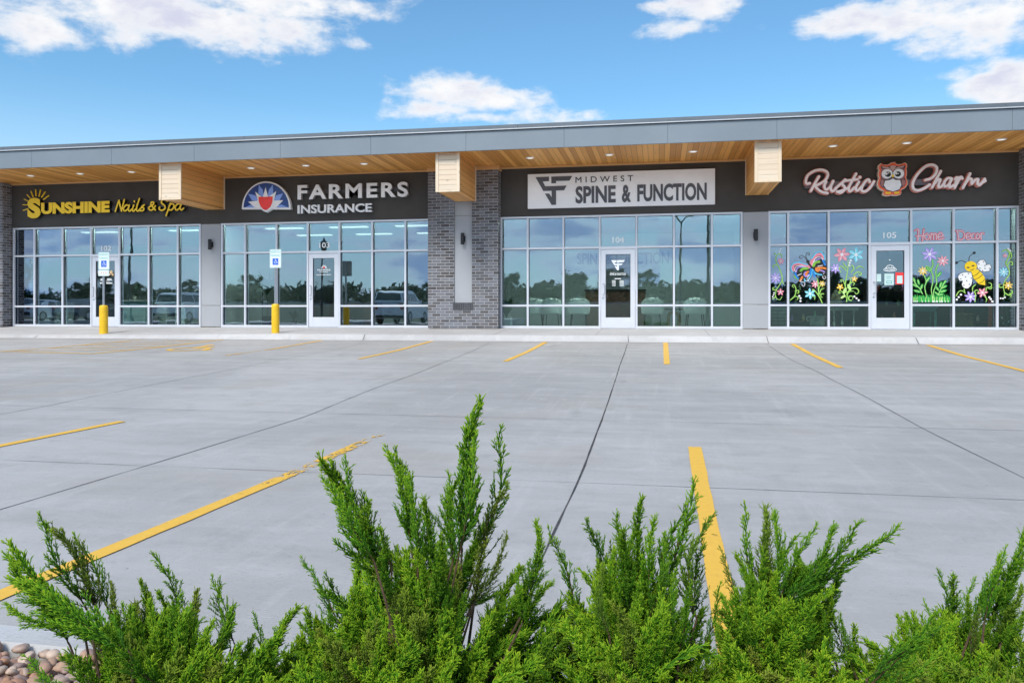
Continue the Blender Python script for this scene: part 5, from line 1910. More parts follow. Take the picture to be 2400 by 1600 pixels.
for u, y in ((1955, .93), (1974, .93), (2001, .93), (1955, 1.22), (2001, 1.22)):
    obj('leg', MB().lathe(lp, (X(u, y), y, .002), 14), MT['cream_paint'], t_, smooth=True)
x = X(1960, 1.05)
t2 = thing('burlap_sack', 'slumped beige burlap sack on the cream console table', 'sack', (x, 1.05, zt))
obj('sack', MB().lathe([(.10, .003), (.15, .06), (.14, .22), (.09, .34), (.05, .40), (.07, .45)], (x, 1.05, zt), 16), M('beige burlap', (.30, .27, .19), .9, 0, .15, 40, .4), t2, smooth=True)
x0, x1 = X(2139, .8), X(2194, .8)
zt = P(2165, 718, .8).z
t_ = thing('teal_table', 'square teal painted table with straight legs right of the owl shop door', 'table', ((x0 + x1) / 2, .98, .004))
MT['teal_paint'] = M('teal furniture paint', (.12, .38, .36), .5, 0, .12)
obj('table_top', MB().bbox(x0 - .03, x1 + .03, .72, 1.25, zt - .04, zt, .006), MT['teal_paint'], t_)
obj('apron', MB().bbox(x0 + .01, x1 - .01, .76, 1.21, zt - .13, zt - .042), MT['teal_paint'], t_)
for xx in (x0, x1 - .05):
    for yy in (.75, 1.16):
        obj('leg', MB().bbox(xx, xx + .05, yy, yy + .05, .002, zt - .13), MT['teal_paint'], t_)
x = X(2255, .9)
zt = P(2255, 734, .9).z
t_ = thing('wicker_hamper', 'brown slatted wicker hamper under the painted bee', 'hamper', (x, .95, .004))
MT['rattan'] = M('brown rattan', (.24, .17, .07), .7, 0, .25, 30, .4, 90)
mb = MB()
for k in range(9):
    xx = x - .2 + .4 * k / 8
    mb.bbox(xx - .019, xx + .019, .78, .80, .02, zt - .04, .004)
mb.bbox(x - .21, x + .21, .801, 1.12, .02, zt - .04)
obj('hamper_body', mb, MT['rattan'], t_)
obj('hamper_lid', MB().bbox(x - .23, x + .23, .76, 1.14, zt - .038, zt, .008), MT['rattan'], t_)
x = X(2321, .7)
t_ = thing('red_post', 'slim red display post under the right end of the painted bee window', 'display post', (x, .7, .004))
obj('post', MB().bbox(x - .035, x + .035, .66, .73, .002, .80, .006), M('red furniture paint', (.50, .09, .05), .5), t_)
obj('foot', MB().bbox(x - .10, x + .10, .58, .655, .002, .04, .006), M('red furniture paint', (.50, .09, .05), .5), t_)
x = X(2368, .6)
t_ = thing('garland_tree', 'dark display tree hung with pale squares in the last owl shop pane', 'display tree', (x, .7, .004))
mb = MB()
leaf_cloud(mb, (x, .7, .05), .85, .17, 90, 17, W=.02)
obj('branches', mb, MT['leaf'], t_)
rr = random.Random(8)
mb = MB()
for k in range(22):
    a = rr.uniform(pi, 2 * pi)
    z = rr.uniform(.1, .85)
    r_ = .17
    mb.bbox(x + r_ * cos(a) - .016, x + r_ * cos(a) + .016, .7 + r_ * sin(a) - .004, .7 + r_ * sin(a), z, z + .034, .001)
obj('hanging_tags', mb, MT['notice'], t_)
# dim shelves further back in the owl shop
for k, (u, lab) in enumerate(((2075, 'dim shelf unit of small goods seen through the owl shop door'), (1890, 'dim shelf unit of small goods far behind the butterfly window'), (2300, 'dim shelf unit of small goods far behind the bee window'))):
    y = 3.4
    x = X(u, y)
    t_ = thing('shelf_unit', lab, 'shelf unit', (x, y, .004), 'shelf units at the back of the owl shop')
    mb = MB()
    for z in (.15, .6, 1.05, 1.5):
        mb.bbox(x - .5, x + .5, y - .18, y + .18, z, z + .03)
    mb.bbox(x - .53, x - .501, y - .18, y + .18, .006, 1.6); mb.bbox(x + .501, x + .53, y - .18, y + .18, .006, 1.6)
    obj('shelves', mb, MT['desk_wood'], t_)
    for j in range(9):
        xx = x - .42 + .11 * j
        zz = (.18, .63, 1.08)[j % 3]
        rr = random.Random(j + k * 9)
        h_ = rr.uniform(.14, .3)
        obj('goods', MB().lathe([(.035, .001), (.05, h_ * .5), (.02, h_ * .8), (.03, h_)], (xx, y, zz), 12), M('shop goods %d' % j, (rr.uniform(.1, .6), rr.uniform(.1, .5), rr.uniform(.1, .5)), .5), t_)

# ------------------------------------------------------------------ what stands behind the camera and shows in the glass
m, t, b = new_mat('tree foliage')
at_ = t.node('ShaderNodeAttribute'); at_.attribute_name = 'leaf'
t.put(b.inputs['Base Color'], t.ramp(at_.outputs['Fac'], [(0, (.018, .034, .012)), (.6, (.04, .075, .02)), (1, (.075, .115, .03))]))
b.inputs['Roughness'].default_value = .7
MT['tree'] = m
MT['bark'] = M('bark', (.07, .055, .04), .9, 0, .3, 8)


def tree_mesh(seed, h, r):
    rs = np.random.RandomState(seed)
    cl = []
    for i in range(44):
        a, q = rs.uniform(0, 2 * pi), rs.uniform(.28, 1.0)
        rad = r * (1 - ((q - .55) / .62) ** 2) ** .5 * rs.uniform(.3, 1) if abs(q - .55) < .6 else 0
        cl.append((cos(a) * rad, sin(a) * rad, h * q, rs.uniform(.16, .30) * r * 1.4, rs.rand()))
    V, L = [], []
    for cx, cy, cz, cr, sh in cl:
        n = 170
        d = rs.normal(0, 1, (n, 3)); d /= np.linalg.norm(d, axis=1)[:, None]
        p = np.array([cx, cy, cz]) + d * cr * rs.uniform(.2, 1.0, (n, 1)) * np.array([1, 1, .75])
        e1 = rs.normal(0, 1, (n, 3)); e1 /= np.linalg.norm(e1, axis=1)[:, None]
        e2 = np.cross(e1, d + .3 * rs.normal(0, 1, (n, 3)))
        e2 /= np.linalg.norm(e2, axis=1)[:, None] + 1e-6
        s_ = rs.uniform(.07, .15, (n, 1)) * r / 2.2
        V.append(np.stack([p - e1 * s_, p + e2 * s_ * .6, p + e1 * s_, p - e2 * s_ * .6], 1).reshape(-1, 3))
        L.append(np.repeat(np.clip(sh * .6 + rs.rand(n) * .4, 0, 1), 4))
    V, L = np.concatenate(V), np.concatenate(L)
    me = bpy.data.meshes.new('crown')
    me.from_pydata(V.tolist(), [], np.arange(len(V)).reshape(-1, 4).tolist())
    me.attributes.new('leaf', 'FLOAT', 'POINT').data.foreach_set('value', L.astype(np.float32))
    me.materials.append(MT['tree'])
    tk = MB().tube([(0, 0, -.3), (.05, 0, h * .25), (-.04, .05, h * .5), (.06, 0, h * .8)], [r * .09, r * .07, r * .045, r * .015], 10)
    rr = random.Random(seed)
    for i in range(6):
        a = rr.uniform(0, 2 * pi); z = h * rr.uniform(.25, .55)
        tk.tube([(0, 0, z), (cos(a) * r * .3, sin(a) * r * .3, z + h * .14), (cos(a) * r * .65, sin(a) * r * .65, z + h * .26)], [r * .04, r * .028, r * .01], 6)
    return me, tk


protos = []
for i, (h, r) in enumerate(((6.6, 2.9), (7.6, 2.6), (5.6, 3.1))):
    cm, tk = tree_mesh(20 + i, h, r)
    t_ = local_thing('broadleaf_tree', '', 'tree', (0, -96, 2), 'trees along the far side of the street')
    co_ = bpy.data.objects.new('crown', cm); C.objects.link(co_); co_.parent = t_
    obj('trunk', tk, MT['bark'], t_)
    protos.append(t_)
rr = random.Random(12)
spots = [(-125 + 5.6 * i + rr.uniform(-2.4, 2.4), -98 - rr.uniform(0, 20)) for i in range(34)]
for i, (x, y) in enumerate(spots):
    lab = 'bushy green tree across the street mirrored in the shop glass'
    rz = rr.uniform(0, 6)
    if i < 3:
        o_ = protos[i]
        o_.location, o_.rotation_euler = (x, y, lawn_z(y)), (0, 0, rz)
        o_['label'] = lab
    else:
        o_ = dup(protos[i % 3], (x, y, lawn_z(y)), rz, lab)
    s_ = rr.choice((.36, .44, .5, .58, .68, .8))
    o_.scale = (s_ * 1.1, s_ * 1.1, s_)
# far wood as one mass
rs = np.random.RandomState(9)
V = []
for i in range(700):
    x, y = rs.uniform(-300, 200), -124 + rs.uniform(-4, 6)
    n = 90
    d = rs.normal(0, 1, (n, 3)); d /= np.linalg.norm(d, axis=1)[:, None]; d *= rs.uniform(.2, 1, (n, 1)) * np.array([3.4, 2.6, rs.uniform(1.6, 2.6)])
    p = np.array([x, y, lawn_z(y) + rs.uniform(.0, 2.2)]) + d * np.array([1, 1, .8])
    e1, e2 = rs.normal(0, .34, (n, 3)), rs.normal(0, .26, (n, 3))
    V.append(np.stack([p - e1, p + e2, p + e1, p - e2], 1).reshape(-1, 3))
V = np.concatenate(V)
me = bpy.data.meshes.new('far_wood')
me.from_pydata(V.tolist(), [], np.arange(len(V)).reshape(-1, 4).tolist())
me.attributes.new('leaf', 'FLOAT', 'POINT').data.foreach_set('value', np.repeat(rs.rand(len(V) // 4), 4).astype(np.float32))
me.materials.append(MT['tree'])
o_ = bpy.data.objects.new('far_wood', me); C.objects.link(o_); o_['kind'] = 'stuff'
tag(o_, 'far green wood along the horizon beyond the street', 'wood')
# lamp posts
MT['pole'] = M('dark pole paint', (.02, .022, .022), .5)
x = (DIST + 30) * tan(atan((753 - 1200) / F) - TH)
t_ = thing('lantern_post', 'dark post with a bell-shaped lantern mirrored above the insurance office door', 'street lamp', (x, -30, lawn_z(-30)))
obj('post', MB().lathe([(.14, 0), (.12, .5), (.07, .6), (.055, 4.9), (.09, 5.0)], (x, -30, lawn_z(-30)), 14), MT['pole'], t_)
obj('lantern', MB().lathe([(.10, 5.0), (.22, 5.35), (.30, 5.55), (.34, 5.6), (.24, 5.75), (.10, 5.85), (.03, 6.0)], (x, -30, lawn_z(-30)), 18), MT['pole'], t_, smooth=True)
for k, (u, y, h, hd, lab) in enumerate(((1592, -32, 6.9, True, 'slim dark lamp post with a forked head mirrored in the clinic glass'), (1657, -26, 9.5, False, 'thick dark pole mirrored in the clinic glass beside the forked lamp post'), (302, -33, 8.0, False, 'dark pole mirrored in the nail spa glass right of its door'))):
    x = (DIST - y) * tan(atan((u - 1200) / F) - TH)
    z = lawn_z(y)
    t_ = thing('lamp_post', lab, 'street lamp', (x, y, z))
    rr_ = .07 if hd else .10
    obj('post', MB().lathe([(rr_ * 1.6, 0), (rr_ * 1.5, .6), (rr_, .7), (rr_ * .8, h)], (x, y, z), 12), MT['pole'], t_)
    mb = MB()
    for sx in ((-1, 1) if hd else (1,)):
        mb.tube([(x, y, z + h - .1), (x + sx * .25, y, z + h + .25), (x + sx * .45, y, z + h + .35)], .05, 8)
        mb.bbox(x + sx * .35, x + sx * .85, y - .12, y + .12, z + h + .33, z + h + .42)
    obj('lamp_head', mb, MT['pole'], t_)

# parked cars, standing beyond the left edge of the photo, mirrored in the glass
MT['tyre'] = M('tyre rubber', (.02, .02, .02), .85)
MT['rim'] = M('alloy rim', (.5, .5, .52), .35, .8)
MT['carglass'] = M('dark car glass', (.012, .016, .018), .08, 0, .1, 3, spec=.8)
MT['lamp_red'] = M('red tail lamp', (.35, .012, .012), .2)
MT['lamp_clear'] = M('clear headlamp', (.7, .72, .75), .12)
MT['plate'] = M('white number plate', (.6, .6, .6), .5)


def make_car(lab, loc, rz, kind, paint_m, W):
    """car pointing along its own -y, wheels on its own z = 0"""
    t_ = local_thing('parked_car', lab, 'car', loc, 'cars mirrored in the shop glass', rz)
    if kind == 'suv':
        L, low = 4.9, [(-2.45, .42), (-2.42, .75), (-2.3, .98), (-1.25, 1.12), (-.55, 1.16), (2.25, 1.14), (2.42, 1.05), (2.45, .45)]
        roof = [(-1.25, 1.12), (-.55, 1.66), (.1, 1.80), (1.6, 1.80), (2.12, 1.70), (2.36, 1.14)]
        wr, wy = .38, (-1.5, 1.45)
    else:
        L, low = 4.7, [(-2.35, .35), (-2.33, .58), (-2.15, .75), (-1.05, .90), (-.4, .94), (1.7, .96), (2.2, .94), (2.33, .75), (2.35, .38)]
        roof = [(-1.05, .90), (-.35, 1.30), (.25, 1.44), (.95, 1.42), (1.75, .96)]
        wr, wy = .33, (-1.42, 1.38)
    zb_ = .30 if kind == 'suv' else .22
    n = 5

    def loft(prof_fn, xs_, mbx):
        """skin between side outlines at several half widths"""
        cols = [prof_fn(x_) for x_ in xs_]
        k = len(cols[0])
        vs = [(x_, p[0], p[1]) for x_, c_ in zip(xs_, cols) for p in c_]
        fs = [(i * k + j, i * k + (j + 1) % k, (i + 1) * k + (j + 1) % k, (i + 1) * k + j) for i in range(len(xs_) - 1) for j in range(k)]
        fs += [tuple(range(k - 1, -1, -1)), tuple((len(xs_) - 1) * k + j for j in range(k))]
        mbx.add(vs, fs)
    hw = W / 2

    def lower(x_):
        e = abs(x_) / hw
        sh = 1 - .05 * e ** 4
        dr = .07 * e ** 5
        return [(-L / 2 * .93 * sh, zb_)] + [(y * sh, z - dr * (z > .8)) for y, z in low] + [(L / 2 * .93 * sh, zb_)]

    def upper(x_):
        e = abs(x_) / (hw * .86)
        return [(y * (1 - .04 * e ** 3) + (.0), z - (.06 * e ** 3 if z > 1.25 else 0)) for y, z in roof]
    mb = MB(); loft(lower, [-hw, -hw * .97, -hw * .8, -hw * .3, hw * .3, hw * .8, hw * .97, hw], mb)
    body = obj('body', mb, paint_m, t_, smooth=True)
    # greenhouse narrows towards the roof
    mb = MB()
    k = len(roof)
    zs = [z for _, z in roof]
    zmin, zmax = min(zs), max(zs)
    vs = []
    for sx in (-1, 1):
        for y, z in roof:
            w_ = hw * (.93 - .20 * (z - zmin) / (zmax - zmin))
            vs.append((sx * w_, y, z))
    fs = [tuple(range(k)), tuple(range(2 * k - 1, k - 1, -1))] + [(j, k + j, k + j + 1, j + 1) for j in range(k - 1)]
    fs.append((0, k - 1, 2 * k - 1, k))
    mb.add(vs, fs)
    obj('cabin', mb, paint_m, t_)

    def lerp_roof(j, q):
        a_, b2 = roof[j], roof[j + 1]
        return (a_[0] + (b2[0] - a_[0]) * q, a_[1] + (b2[1] - a_[1]) * q)

    def panel(nm, j, q0, q1, inset):
        (ya, za), (yb_, zb2) = lerp_roof(j, q0), lerp_roof(j, q1)
        nrm = Vector((0, -(zb2 - za), (yb_ - ya))).normalized()
        if nrm.z < 0:
            nrm = -nrm
        vv = []
        for (y, z) in ((ya, za), (yb_, zb2)):
            w_ = hw * (.93 - .20 * (z - zmin) / (zmax - zmin)) * inset
            for sx in (-1, 1):
                vv.append((sx * w_, y + nrm.y * .012, z + nrm.z * .012))
        vv2 = [(x_, y - nrm.y * .01, z - nrm.z * .01) for x_, y, z in vv]
        obj(nm, MB().add(vv + vv2, [(0, 1, 3, 2), (4, 6, 7, 5), (0, 2, 6, 4), (1, 5, 7, 3), (0, 4, 5, 1), (2, 3, 7, 6)]), MT['carglass'], t_)
    panel('windscreen', 0, .06, .96, .93)
    panel('rear_window', k - 2, .10, .80, .90)
    for sx in (-1, 1):
        mids = [p for p in roof if p[1] > zmin + .25]
        ym0, ym1 = mids[0][0] - .28, mids[-1][0] + .12
        for (a_, b2) in ((ym0, (ym0 + ym1) / 2 - .04), ((ym0 + ym1) / 2 + .04, ym1)):
            vv = []
            for y, z in ((a_, zmin + .08), (b2, zmin + .08), (min(b2, mids[-1][0] - .05), zmax - .14), (max(a_, mids[0][0] + .12), zmax - .14)):
                w_ = hw * (.93 - .20 * (z - zmin) / (zmax - zmin)) + .006
                vv.append((sx * w_, y, z))
            vv2 = [(x_ - sx * .012, y, z) for x_, y, z in vv]
            f0 = [(0, 1, 2, 3), (7, 6, 5, 4), (0, 4, 5, 1), (1, 5, 6, 2), (2, 6, 7, 3), (3, 7, 4, 0)]
            obj('side_window', MB().add(vv + vv2, f0), MT['carglass'], t_)
    for sx in (-1, 1):
        for y in wy:
            tmp = MB().lathe([(wr * .62, -.10), (wr * .96, -.11), (wr, -.07), (wr, .07), (wr * .96, .11), (wr * .62, .10)], (0, 0, 0), 24)
            tmp.v = [(v[2] + sx * (hw - .10), v[0] + y, v[1] + wr) for v in tmp.v]
            w_ = obj('wheel', tmp, MT['tyre'], t_, smooth=True)
            tmp = MB().lathe([(wr * .60, -.02), (wr * .60, .02), (wr * .2, .03)], (0, 0, 0), 20)
            tmp.v = [(sx * (abs(v[2]) + hw - .01), v[0] + y, v[1] + wr) for v in tmp.v]
            obj('rim', tmp, MT['rim'], w_)
        zt_ = .92 if kind == 'suv' else .78
        obj('tail_lamp', MB().bbox(sx * hw * .94, sx * hw * .70, L / 2 - .10, L / 2 + .008, zt_ - .06, zt_ + .14, .02), MT['lamp_red'], t_)
        obj('headlamp', MB().bbox(sx * hw * .92, sx * hw * .58, -L / 2 - .01, -L / 2 + .14, zt_ - .16, zt_ - .02, .02), MT['lamp_clear'], t_)
        obj('mirror', MB().bbox(sx * (hw + .02), sx * (hw + .20), -.62, -.50, zmin + .02, zmin + .16, .03), paint_m, t_)
    obj('number_plate', MB().bbox(-.16, .16, L / 2 - .02, L / 2 + .012, .62, .76), MT['plate'], t_)
    obj('bumper', MB().bbox(-hw * .9, hw * .9, L / 2 - .12, L / 2 + .02, .34, .52, .03), MT['black'], t_)
    return t_


MT['car_silver'] = M('silver car paint', (.76, .77, .79), .3, .1, .03)
MT['car_white'] = M('white car paint', (.82, .82, .82), .25, 0, .03)
MT['car_grey'] = M('grey car paint', (.20, .21, .22), .25, .5, .03)
make_car('silver SUV with its tail mirrored in the insurance office glass', (-15.4, -24.6, -.12), 0, 'suv', MT['car_silver'], 1.98)
make_car('white saloon car mirrored in the nail spa glass beside the brick pier', (-39.8, -24.5, -.12), 0, 'sedan', MT['car_white'], 1.84)
make_car('grey saloon car mirrored in the nail spa glass left of its door', (-36.6, -24.5, -.12), 0, 'sedan', MT['car_grey'], 1.84)
make_car('white SUV mirrored in the nail spa glass right of its door', (-29.4, -24.5, -.12), 0, 'suv', MT['car_white'], 1.98)
# ------------------------------------------------------------------ junipers in the planting bed
m, t, b = new_mat('juniper foliage')
at_ = t.node('ShaderNodeAttribute'); at_.attribute_name = 'tip'
oi = t.node('ShaderNodeObjectInfo')
g_ = t.node('ShaderNodeTexCoord').outputs['Object']
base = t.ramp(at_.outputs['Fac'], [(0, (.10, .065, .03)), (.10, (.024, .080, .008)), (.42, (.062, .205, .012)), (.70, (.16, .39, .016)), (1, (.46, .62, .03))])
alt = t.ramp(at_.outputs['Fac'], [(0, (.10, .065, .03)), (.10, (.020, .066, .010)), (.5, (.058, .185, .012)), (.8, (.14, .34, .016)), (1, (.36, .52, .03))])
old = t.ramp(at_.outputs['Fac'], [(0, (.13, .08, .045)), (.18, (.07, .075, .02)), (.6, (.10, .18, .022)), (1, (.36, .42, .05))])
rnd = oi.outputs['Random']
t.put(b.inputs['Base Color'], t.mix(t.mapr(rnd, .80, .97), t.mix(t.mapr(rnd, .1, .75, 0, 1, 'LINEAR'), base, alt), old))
b.inputs['Roughness'].default_value = .7
b.inputs['Specular IOR Level'].default_value = .15
out = t.n['Material Output']
tl = t.node('ShaderNodeBsdfTranslucent')
t.put(tl.inputs['Color'], t.mix(.5, base, (.16, .32, .02)))
mx = t.node('ShaderNodeMixShader')
mx.inputs[0].default_value = .22
t.l.new(b.outputs[0], mx.inputs[1]); t.l.new(tl.outputs[0], mx.inputs[2]); t.l.new(mx.outputs[0], out.inputs[0])
MT['juniper'] = m
MT['juniper_bark'] = M('reddish juniper bark', (.10, .06, .035), .85, 0, .35, 30, .5, 80)


def unit(v):
    return v / (np.linalg.norm(v, axis=-1, keepdims=True) + 1e-9)


def spray(seed, bend, dense, length=.45):
    """one leafy juniper branch along +z, LENGTH long: leader, branchlets, twigs and scale-leaf tips, each a slim tapering shoot"""
    rs = np.random.RandomState(seed)
    P0, D, L, R, T0, T1, CV = [], [], [], [], [], [], []
    # the leader's curve
    n = 40
    s = np.linspace(0, 1, n)
    ph = rs.uniform(0, 6)
    axis = np.stack([bend * length * s ** 2.2 + .014 * np.sin(s * 7 + ph) * s, .012 * np.sin(s * 5 + ph * 2) * s, length * s * (1 - .25 * abs(bend) * s)], 1)
    dirs = unit(np.gradient(axis, axis=0))

    def shoot(p, d, l, r, t0, t1):
        P0.append(p); D.append(d); L.append(l); R.append(r); T0.append(t0); T1.append(t1)
    nb = int(46 * dense)
    ga = 2.39996
    for i in range(nb):
        q = .04 + .93 * (i + rs.uniform(-.3, .3)) / nb
        q = min(max(q, .02), .975)
        j = q * (n - 1)
        k = int(j)
        f = j - k
        p = axis[k] * (1 - f) + axis[min(k + 1, n - 1)] * f
        d0 = dirs[k]
        a = i * ga + rs.uniform(-.6, .6)
        e1 = unit(np.cross(d0, [0.3, 1, .1])); e2 = np.cross(d0, e1)
        ang = radians(rs.uniform(22, 44) * (1 - .5 * q))
        d1 = unit(d0 * cos(ang) + (e1 * cos(a) + e2 * sin(a)) * sin(ang))
        l1 = (.115 * (1 - q) ** .9 + .022) * rs.uniform(.55, 1.3) * length / .45
        age = .30 + .34 * q
        dd = d1
        segs = 4
        pts = [p]
        for g in range(segs):
            dd = unit(dd + d0 * .14 + rs.normal(0, .06, 3))
            pts.append(pts[-1] + dd * l1 / segs)
            shoot(pts[g], dd, l1 / segs * 1.15, .0021 - .0002 * g, age - .18 + .09 * g, age - .06 + .11 * g)
        shoot(pts[-1], dd, rs.uniform(.008, .018), .0018, age + .2, 1.0)
        nt = max(3, int(l1 / .0085 * (.65 + .35 * dense)))
        pl = unit(np.cross(d1, rs.normal(0, 1, 3)))
        for g in range(nt):
            w = .10 + .86 * (g + rs.uniform(-.25, .25)) / nt
            w = min(max(w, .02), .97)
            si = min(int(w * segs), segs - 1)
            p2 = pts[si] + (pts[si + 1] - pts[si]) * (w * segs - si)
            dl = unit(pts[si + 1] - pts[si])
            side = unit(pl * (1 if g % 2 else -1) + rs.normal(0, .6, 3))
            an = radians(rs.uniform(20, 40))
            d2 = unit(dl * cos(an) + side * sin(an) + d0 * .14)
            l2 = (.031 * (1 - .55 * w) + .004) * rs.uniform(.5, 1.3)
            ta = min(1, age + .2 * w)
            shoot(p2, d2, l2, .00185, ta - .12, min(1.0, ta + .26 + rs.uniform(-.14, .18)))
            if l2 > .013:
                for h_ in range(1 if l2 < .02 else 2):
                    w2 = rs.uniform(.3, .75)
                    d3 = unit(d2 + rs.normal(0, .36, 3) + d0 * .12)
                    shoot(p2 + d2 * l2 * w2, d3, l2 * rs.uniform(.35, .55), .0016, ta, min(1.0, ta + .32 + rs.uniform(-.15, .2)))
    # the leader itself
    for k in range(0, n - 2, 2):
        q = k / n
        shoot(axis[k], unit(axis[k + 2] - axis[k]), np.linalg.norm(axis[k + 2] - axis[k]) * 1.1, .0028 * (1 - q) + .0017, 0 if q < .55 else .35 * q, 0 if q < .5 else .5 * q)
    shoot(axis[-3], dirs[-1], .045, .0019, .5, .95)
    P0, D = np.array(P0), unit(np.array(D))
    L, R, T0, T1 = np.array(L)[:, None], np.array(R)[:, None], np.array(T0), np.array(T1)
    N = len(P0)
    E1 = unit(np.cross(D, unit(rs.normal(0, 1, (N, 3)))))
    E2 = np.cross(D, E1)
    bendv = rs.normal(0, .10, (N, 3))
    rings = []
    for (w, rr_) in ((0, .9), (.5, 1.05), (.9, .75)):
        c = P0 + D * L * w + bendv * L * w * w
        for k in range(3):
            a = 2 * pi * k / 3
            rings.append(c + (E1 * cos(a) + E2 * sin(a)) * R * rr_)
    tip = P0 + D * L + bendv * L
    V = np.stack(rings + [tip], 1)          # N, 10, 3
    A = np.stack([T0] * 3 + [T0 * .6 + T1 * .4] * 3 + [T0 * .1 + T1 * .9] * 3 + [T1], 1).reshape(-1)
    return V, A.reshape(N, 10)


def shoots_mesh(parts):
    V = np.concatenate([p[0] for p in parts])
    A = np.concatenate([p[1] for p in parts]).reshape(-1)
    N = len(V)
    off = (np.arange(N) * 10)[:, None]
    quads = np.concatenate([np.stack([off[:, 0] + h + k, off[:, 0] + h + (k + 1) % 3, off[:, 0] + h + 3 + (k + 1) % 3, off[:, 0] + h + 3 + k], 1) for k in range(3) for h in (0, 3)])
    tris = np.concatenate([np.stack([off[:, 0] + 6 + k, off[:, 0] + 6 + (k + 1) % 3, off[:, 0] + 9], 1) for k in range(3)])
    me = bpy.data.meshes.new('branch')
    nv = N * 10
    me.vertices.add(nv)
    me.vertices.foreach_set('co', V.reshape(-1).astype(np.float32))
    loops = np.concatenate([quads.reshape(-1), tris.reshape(-1)]).astype(np.int32)
    me.loops.add(len(loops))
    me.loops.foreach_set('vertex_index', loops)
    me.polygons.add(len(quads) + len(tris))
    starts = np.concatenate([np.arange(len(quads)) * 4, len(quads) * 4 + np.arange(len(tris)) * 3]).astype(np.int32)
    me.polygons.foreach_set('loop_start', starts)
    me.update(calc_edges=True)
    me.validate()
    me.attributes.new('tip', 'FLOAT', 'POINT').data.foreach_set('value', np.clip(A, 0, 1).astype(np.float32))
    me.polygons.foreach_set('use_smooth', [True] * len(me.polygons))
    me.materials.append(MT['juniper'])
    return me


SPR_A = [spray(1, .10, 1.0), spray(2, .28, 1.0), spray(3, -.15, 1.15), spray(4, .05, 1.3), spray(5, .45, .9), spray(6, .0, .75), spray(7, .18, 1.3), spray(8, -.30, 1.1)]
SPR = [shoots_mesh([p]) for p in SPR_A]
SLIM = [shoots_mesh([p]) for p in (spray(11, .08, .55), spray(12, .22, .6), spray(13, -.12, .5))]


def tuft(seed, n):
    """a bushy side branch: one straight spray with others fanning out of it"""
    rs = np.random.RandomState(seed)
    parts = [SPR_A[seed % 4]]
    for i in range(n):
        V, A = SPR_A[rs.randint(len(SPR_A))]
        a, tilt, sc = i * 2.4 + rs.uniform(-.4, .4), radians(rs.uniform(8, 34)), rs.uniform(.5, .95)
        R = np.array(Matrix.Rotation(a, 3, 'Z') @ Matrix.Rotation(tilt, 3, 'Y') @ Matrix.Rotation(rs.uniform(0, 6.28), 3, 'Z'))
        parts.append(((V * np.array([min(1, sc * 1.25)] * 2 + [sc])) @ R.T + np.array([0, 0, rs.uniform(.0, .20)]), A))
    return shoots_mesh(parts)


TUFT = [tuft(31 + i, 5) for i in range(6)]
K = 2400 / 2352


def place(me, parent, base, tip, spin, fat=1.0):
    o = bpy.data.objects.new('branch', me)
    C.objects.link(o)
    o.parent = parent
    org = Vector(ORG[parent.name])
    top = Vector(me['_top'])
    L0 = top.length
    d = tip - base
    q = top.normalized().rotation_difference(d.normalized())
    s_ = d.length / L0
    f_ = min(s_, fat) if s_ > 1 else s_ ** .5 * fat
    rot = q.to_matrix() @ Matrix.Rotation(spin, 3, top.normalized())
    o.matrix_local = Matrix.LocRotScale(base - org, rot.to_quaternion(), Vector((f_ if s_ > 1 else s_, f_ if s_ > 1 else s_, s_)))
    return o


for me in SPR + SLIM + TUFT:
    co_ = np.empty(len(me.vertices) * 3, dtype=np.float32)
    me.vertices.foreach_get('co', co_)
    co_ = co_.reshape(-1, 3)
    me['_top'] = [float(v) for v in co_[co_[:, 2].argmax()]]


def juniper(lab, u0, depth, leaders, top, nfill, seed, low=1720, deep=(1.35, 2.05)):
    """leaders: (tip u, v, base u, v, depth, slim?); TOP: outline of the leafy mass, photo points on the 2352 scale"""
    rr = random.Random(seed)
    c = at_depth(u0 * K, 1600, depth)
    g0 = Vector((c.x, c.y, -.71))
    t_ = thing('juniper_shrub', lab, 'shrub', g0, 'junipers in the planting bed')
    stems = MB()
    crown = []
    for (tu, tv, bu, bv, d, slim) in leaders:
        tip, base = at_depth(tu * K, tv * K, d), at_depth(bu * K, bv * K, d + rr.uniform(-.06, .10))
        place(rr.choice(SLIM if slim else SPR), t_, base, tip, rr.uniform(0, 6.28))
        crown.append(base)
    us = [p[0] for p in top]
    for i in range(nfill):
        u = rr.uniform(us[0], us[-1])
        vt = float(np.interp(u, us, [p[1] for p in top])) - 30
        q = (i + .5) / nfill
        v = vt + (low - vt) * q ** 1.25 + rr.uniform(-30, 40) if q < .86 else rr.uniform(1720, 1950)
        d = deep[1] - (deep[1] - deep[0]) * (q * .75 + rr.uniform(0, .25))
        tip = at_depth(u * K, v * K, d)
        ln = rr.uniform(.33, .46) * (1.0 if q > .15 else .85)
        toward = Vector((g0.x - tip.x, g0.y - tip.y, 0))
        base = tip + Vector((0, 0, -ln * rr.uniform(.72, .95))) + toward.normalized() * min(toward.length, ln * rr.uniform(.1, .75)) + Vector((rr.uniform(-.07, .07), rr.uniform(-.05, .07), 0))
        place(rr.choice(TUFT), t_, base, tip, rr.uniform(0, 6.28))
        if i % 3 == 0:
            crown.append(base)
    for p in crown:
        mid = g0.lerp(p, .5) + Vector((rr.uniform(-.05, .05), rr.uniform(-.05, .05), -.04))
        stems.tube([g0 + Vector((rr.uniform(-.05, .05), rr.uniform(-.05, .05), -.02)), mid, p], [.009, .005, .0022], 6)
    obj('stem', stems, MT['juniper_bark'], t_)
    return t_


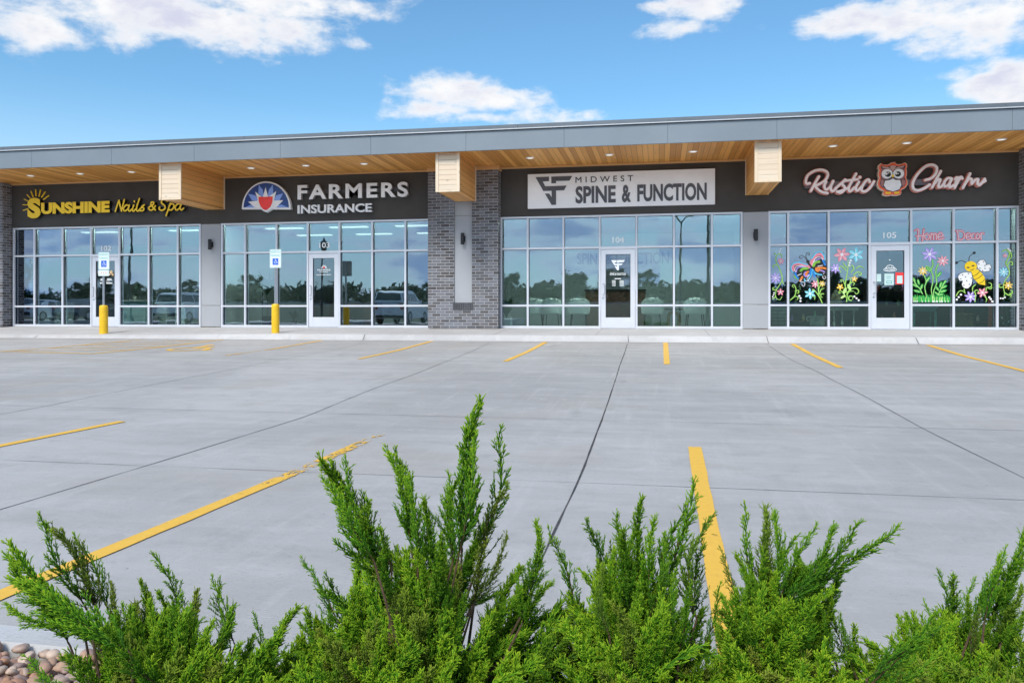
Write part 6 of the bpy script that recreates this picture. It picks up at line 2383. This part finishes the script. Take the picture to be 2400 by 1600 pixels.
juniper('low spreading juniper with an arching branch over the river stones', 330, 1.75,
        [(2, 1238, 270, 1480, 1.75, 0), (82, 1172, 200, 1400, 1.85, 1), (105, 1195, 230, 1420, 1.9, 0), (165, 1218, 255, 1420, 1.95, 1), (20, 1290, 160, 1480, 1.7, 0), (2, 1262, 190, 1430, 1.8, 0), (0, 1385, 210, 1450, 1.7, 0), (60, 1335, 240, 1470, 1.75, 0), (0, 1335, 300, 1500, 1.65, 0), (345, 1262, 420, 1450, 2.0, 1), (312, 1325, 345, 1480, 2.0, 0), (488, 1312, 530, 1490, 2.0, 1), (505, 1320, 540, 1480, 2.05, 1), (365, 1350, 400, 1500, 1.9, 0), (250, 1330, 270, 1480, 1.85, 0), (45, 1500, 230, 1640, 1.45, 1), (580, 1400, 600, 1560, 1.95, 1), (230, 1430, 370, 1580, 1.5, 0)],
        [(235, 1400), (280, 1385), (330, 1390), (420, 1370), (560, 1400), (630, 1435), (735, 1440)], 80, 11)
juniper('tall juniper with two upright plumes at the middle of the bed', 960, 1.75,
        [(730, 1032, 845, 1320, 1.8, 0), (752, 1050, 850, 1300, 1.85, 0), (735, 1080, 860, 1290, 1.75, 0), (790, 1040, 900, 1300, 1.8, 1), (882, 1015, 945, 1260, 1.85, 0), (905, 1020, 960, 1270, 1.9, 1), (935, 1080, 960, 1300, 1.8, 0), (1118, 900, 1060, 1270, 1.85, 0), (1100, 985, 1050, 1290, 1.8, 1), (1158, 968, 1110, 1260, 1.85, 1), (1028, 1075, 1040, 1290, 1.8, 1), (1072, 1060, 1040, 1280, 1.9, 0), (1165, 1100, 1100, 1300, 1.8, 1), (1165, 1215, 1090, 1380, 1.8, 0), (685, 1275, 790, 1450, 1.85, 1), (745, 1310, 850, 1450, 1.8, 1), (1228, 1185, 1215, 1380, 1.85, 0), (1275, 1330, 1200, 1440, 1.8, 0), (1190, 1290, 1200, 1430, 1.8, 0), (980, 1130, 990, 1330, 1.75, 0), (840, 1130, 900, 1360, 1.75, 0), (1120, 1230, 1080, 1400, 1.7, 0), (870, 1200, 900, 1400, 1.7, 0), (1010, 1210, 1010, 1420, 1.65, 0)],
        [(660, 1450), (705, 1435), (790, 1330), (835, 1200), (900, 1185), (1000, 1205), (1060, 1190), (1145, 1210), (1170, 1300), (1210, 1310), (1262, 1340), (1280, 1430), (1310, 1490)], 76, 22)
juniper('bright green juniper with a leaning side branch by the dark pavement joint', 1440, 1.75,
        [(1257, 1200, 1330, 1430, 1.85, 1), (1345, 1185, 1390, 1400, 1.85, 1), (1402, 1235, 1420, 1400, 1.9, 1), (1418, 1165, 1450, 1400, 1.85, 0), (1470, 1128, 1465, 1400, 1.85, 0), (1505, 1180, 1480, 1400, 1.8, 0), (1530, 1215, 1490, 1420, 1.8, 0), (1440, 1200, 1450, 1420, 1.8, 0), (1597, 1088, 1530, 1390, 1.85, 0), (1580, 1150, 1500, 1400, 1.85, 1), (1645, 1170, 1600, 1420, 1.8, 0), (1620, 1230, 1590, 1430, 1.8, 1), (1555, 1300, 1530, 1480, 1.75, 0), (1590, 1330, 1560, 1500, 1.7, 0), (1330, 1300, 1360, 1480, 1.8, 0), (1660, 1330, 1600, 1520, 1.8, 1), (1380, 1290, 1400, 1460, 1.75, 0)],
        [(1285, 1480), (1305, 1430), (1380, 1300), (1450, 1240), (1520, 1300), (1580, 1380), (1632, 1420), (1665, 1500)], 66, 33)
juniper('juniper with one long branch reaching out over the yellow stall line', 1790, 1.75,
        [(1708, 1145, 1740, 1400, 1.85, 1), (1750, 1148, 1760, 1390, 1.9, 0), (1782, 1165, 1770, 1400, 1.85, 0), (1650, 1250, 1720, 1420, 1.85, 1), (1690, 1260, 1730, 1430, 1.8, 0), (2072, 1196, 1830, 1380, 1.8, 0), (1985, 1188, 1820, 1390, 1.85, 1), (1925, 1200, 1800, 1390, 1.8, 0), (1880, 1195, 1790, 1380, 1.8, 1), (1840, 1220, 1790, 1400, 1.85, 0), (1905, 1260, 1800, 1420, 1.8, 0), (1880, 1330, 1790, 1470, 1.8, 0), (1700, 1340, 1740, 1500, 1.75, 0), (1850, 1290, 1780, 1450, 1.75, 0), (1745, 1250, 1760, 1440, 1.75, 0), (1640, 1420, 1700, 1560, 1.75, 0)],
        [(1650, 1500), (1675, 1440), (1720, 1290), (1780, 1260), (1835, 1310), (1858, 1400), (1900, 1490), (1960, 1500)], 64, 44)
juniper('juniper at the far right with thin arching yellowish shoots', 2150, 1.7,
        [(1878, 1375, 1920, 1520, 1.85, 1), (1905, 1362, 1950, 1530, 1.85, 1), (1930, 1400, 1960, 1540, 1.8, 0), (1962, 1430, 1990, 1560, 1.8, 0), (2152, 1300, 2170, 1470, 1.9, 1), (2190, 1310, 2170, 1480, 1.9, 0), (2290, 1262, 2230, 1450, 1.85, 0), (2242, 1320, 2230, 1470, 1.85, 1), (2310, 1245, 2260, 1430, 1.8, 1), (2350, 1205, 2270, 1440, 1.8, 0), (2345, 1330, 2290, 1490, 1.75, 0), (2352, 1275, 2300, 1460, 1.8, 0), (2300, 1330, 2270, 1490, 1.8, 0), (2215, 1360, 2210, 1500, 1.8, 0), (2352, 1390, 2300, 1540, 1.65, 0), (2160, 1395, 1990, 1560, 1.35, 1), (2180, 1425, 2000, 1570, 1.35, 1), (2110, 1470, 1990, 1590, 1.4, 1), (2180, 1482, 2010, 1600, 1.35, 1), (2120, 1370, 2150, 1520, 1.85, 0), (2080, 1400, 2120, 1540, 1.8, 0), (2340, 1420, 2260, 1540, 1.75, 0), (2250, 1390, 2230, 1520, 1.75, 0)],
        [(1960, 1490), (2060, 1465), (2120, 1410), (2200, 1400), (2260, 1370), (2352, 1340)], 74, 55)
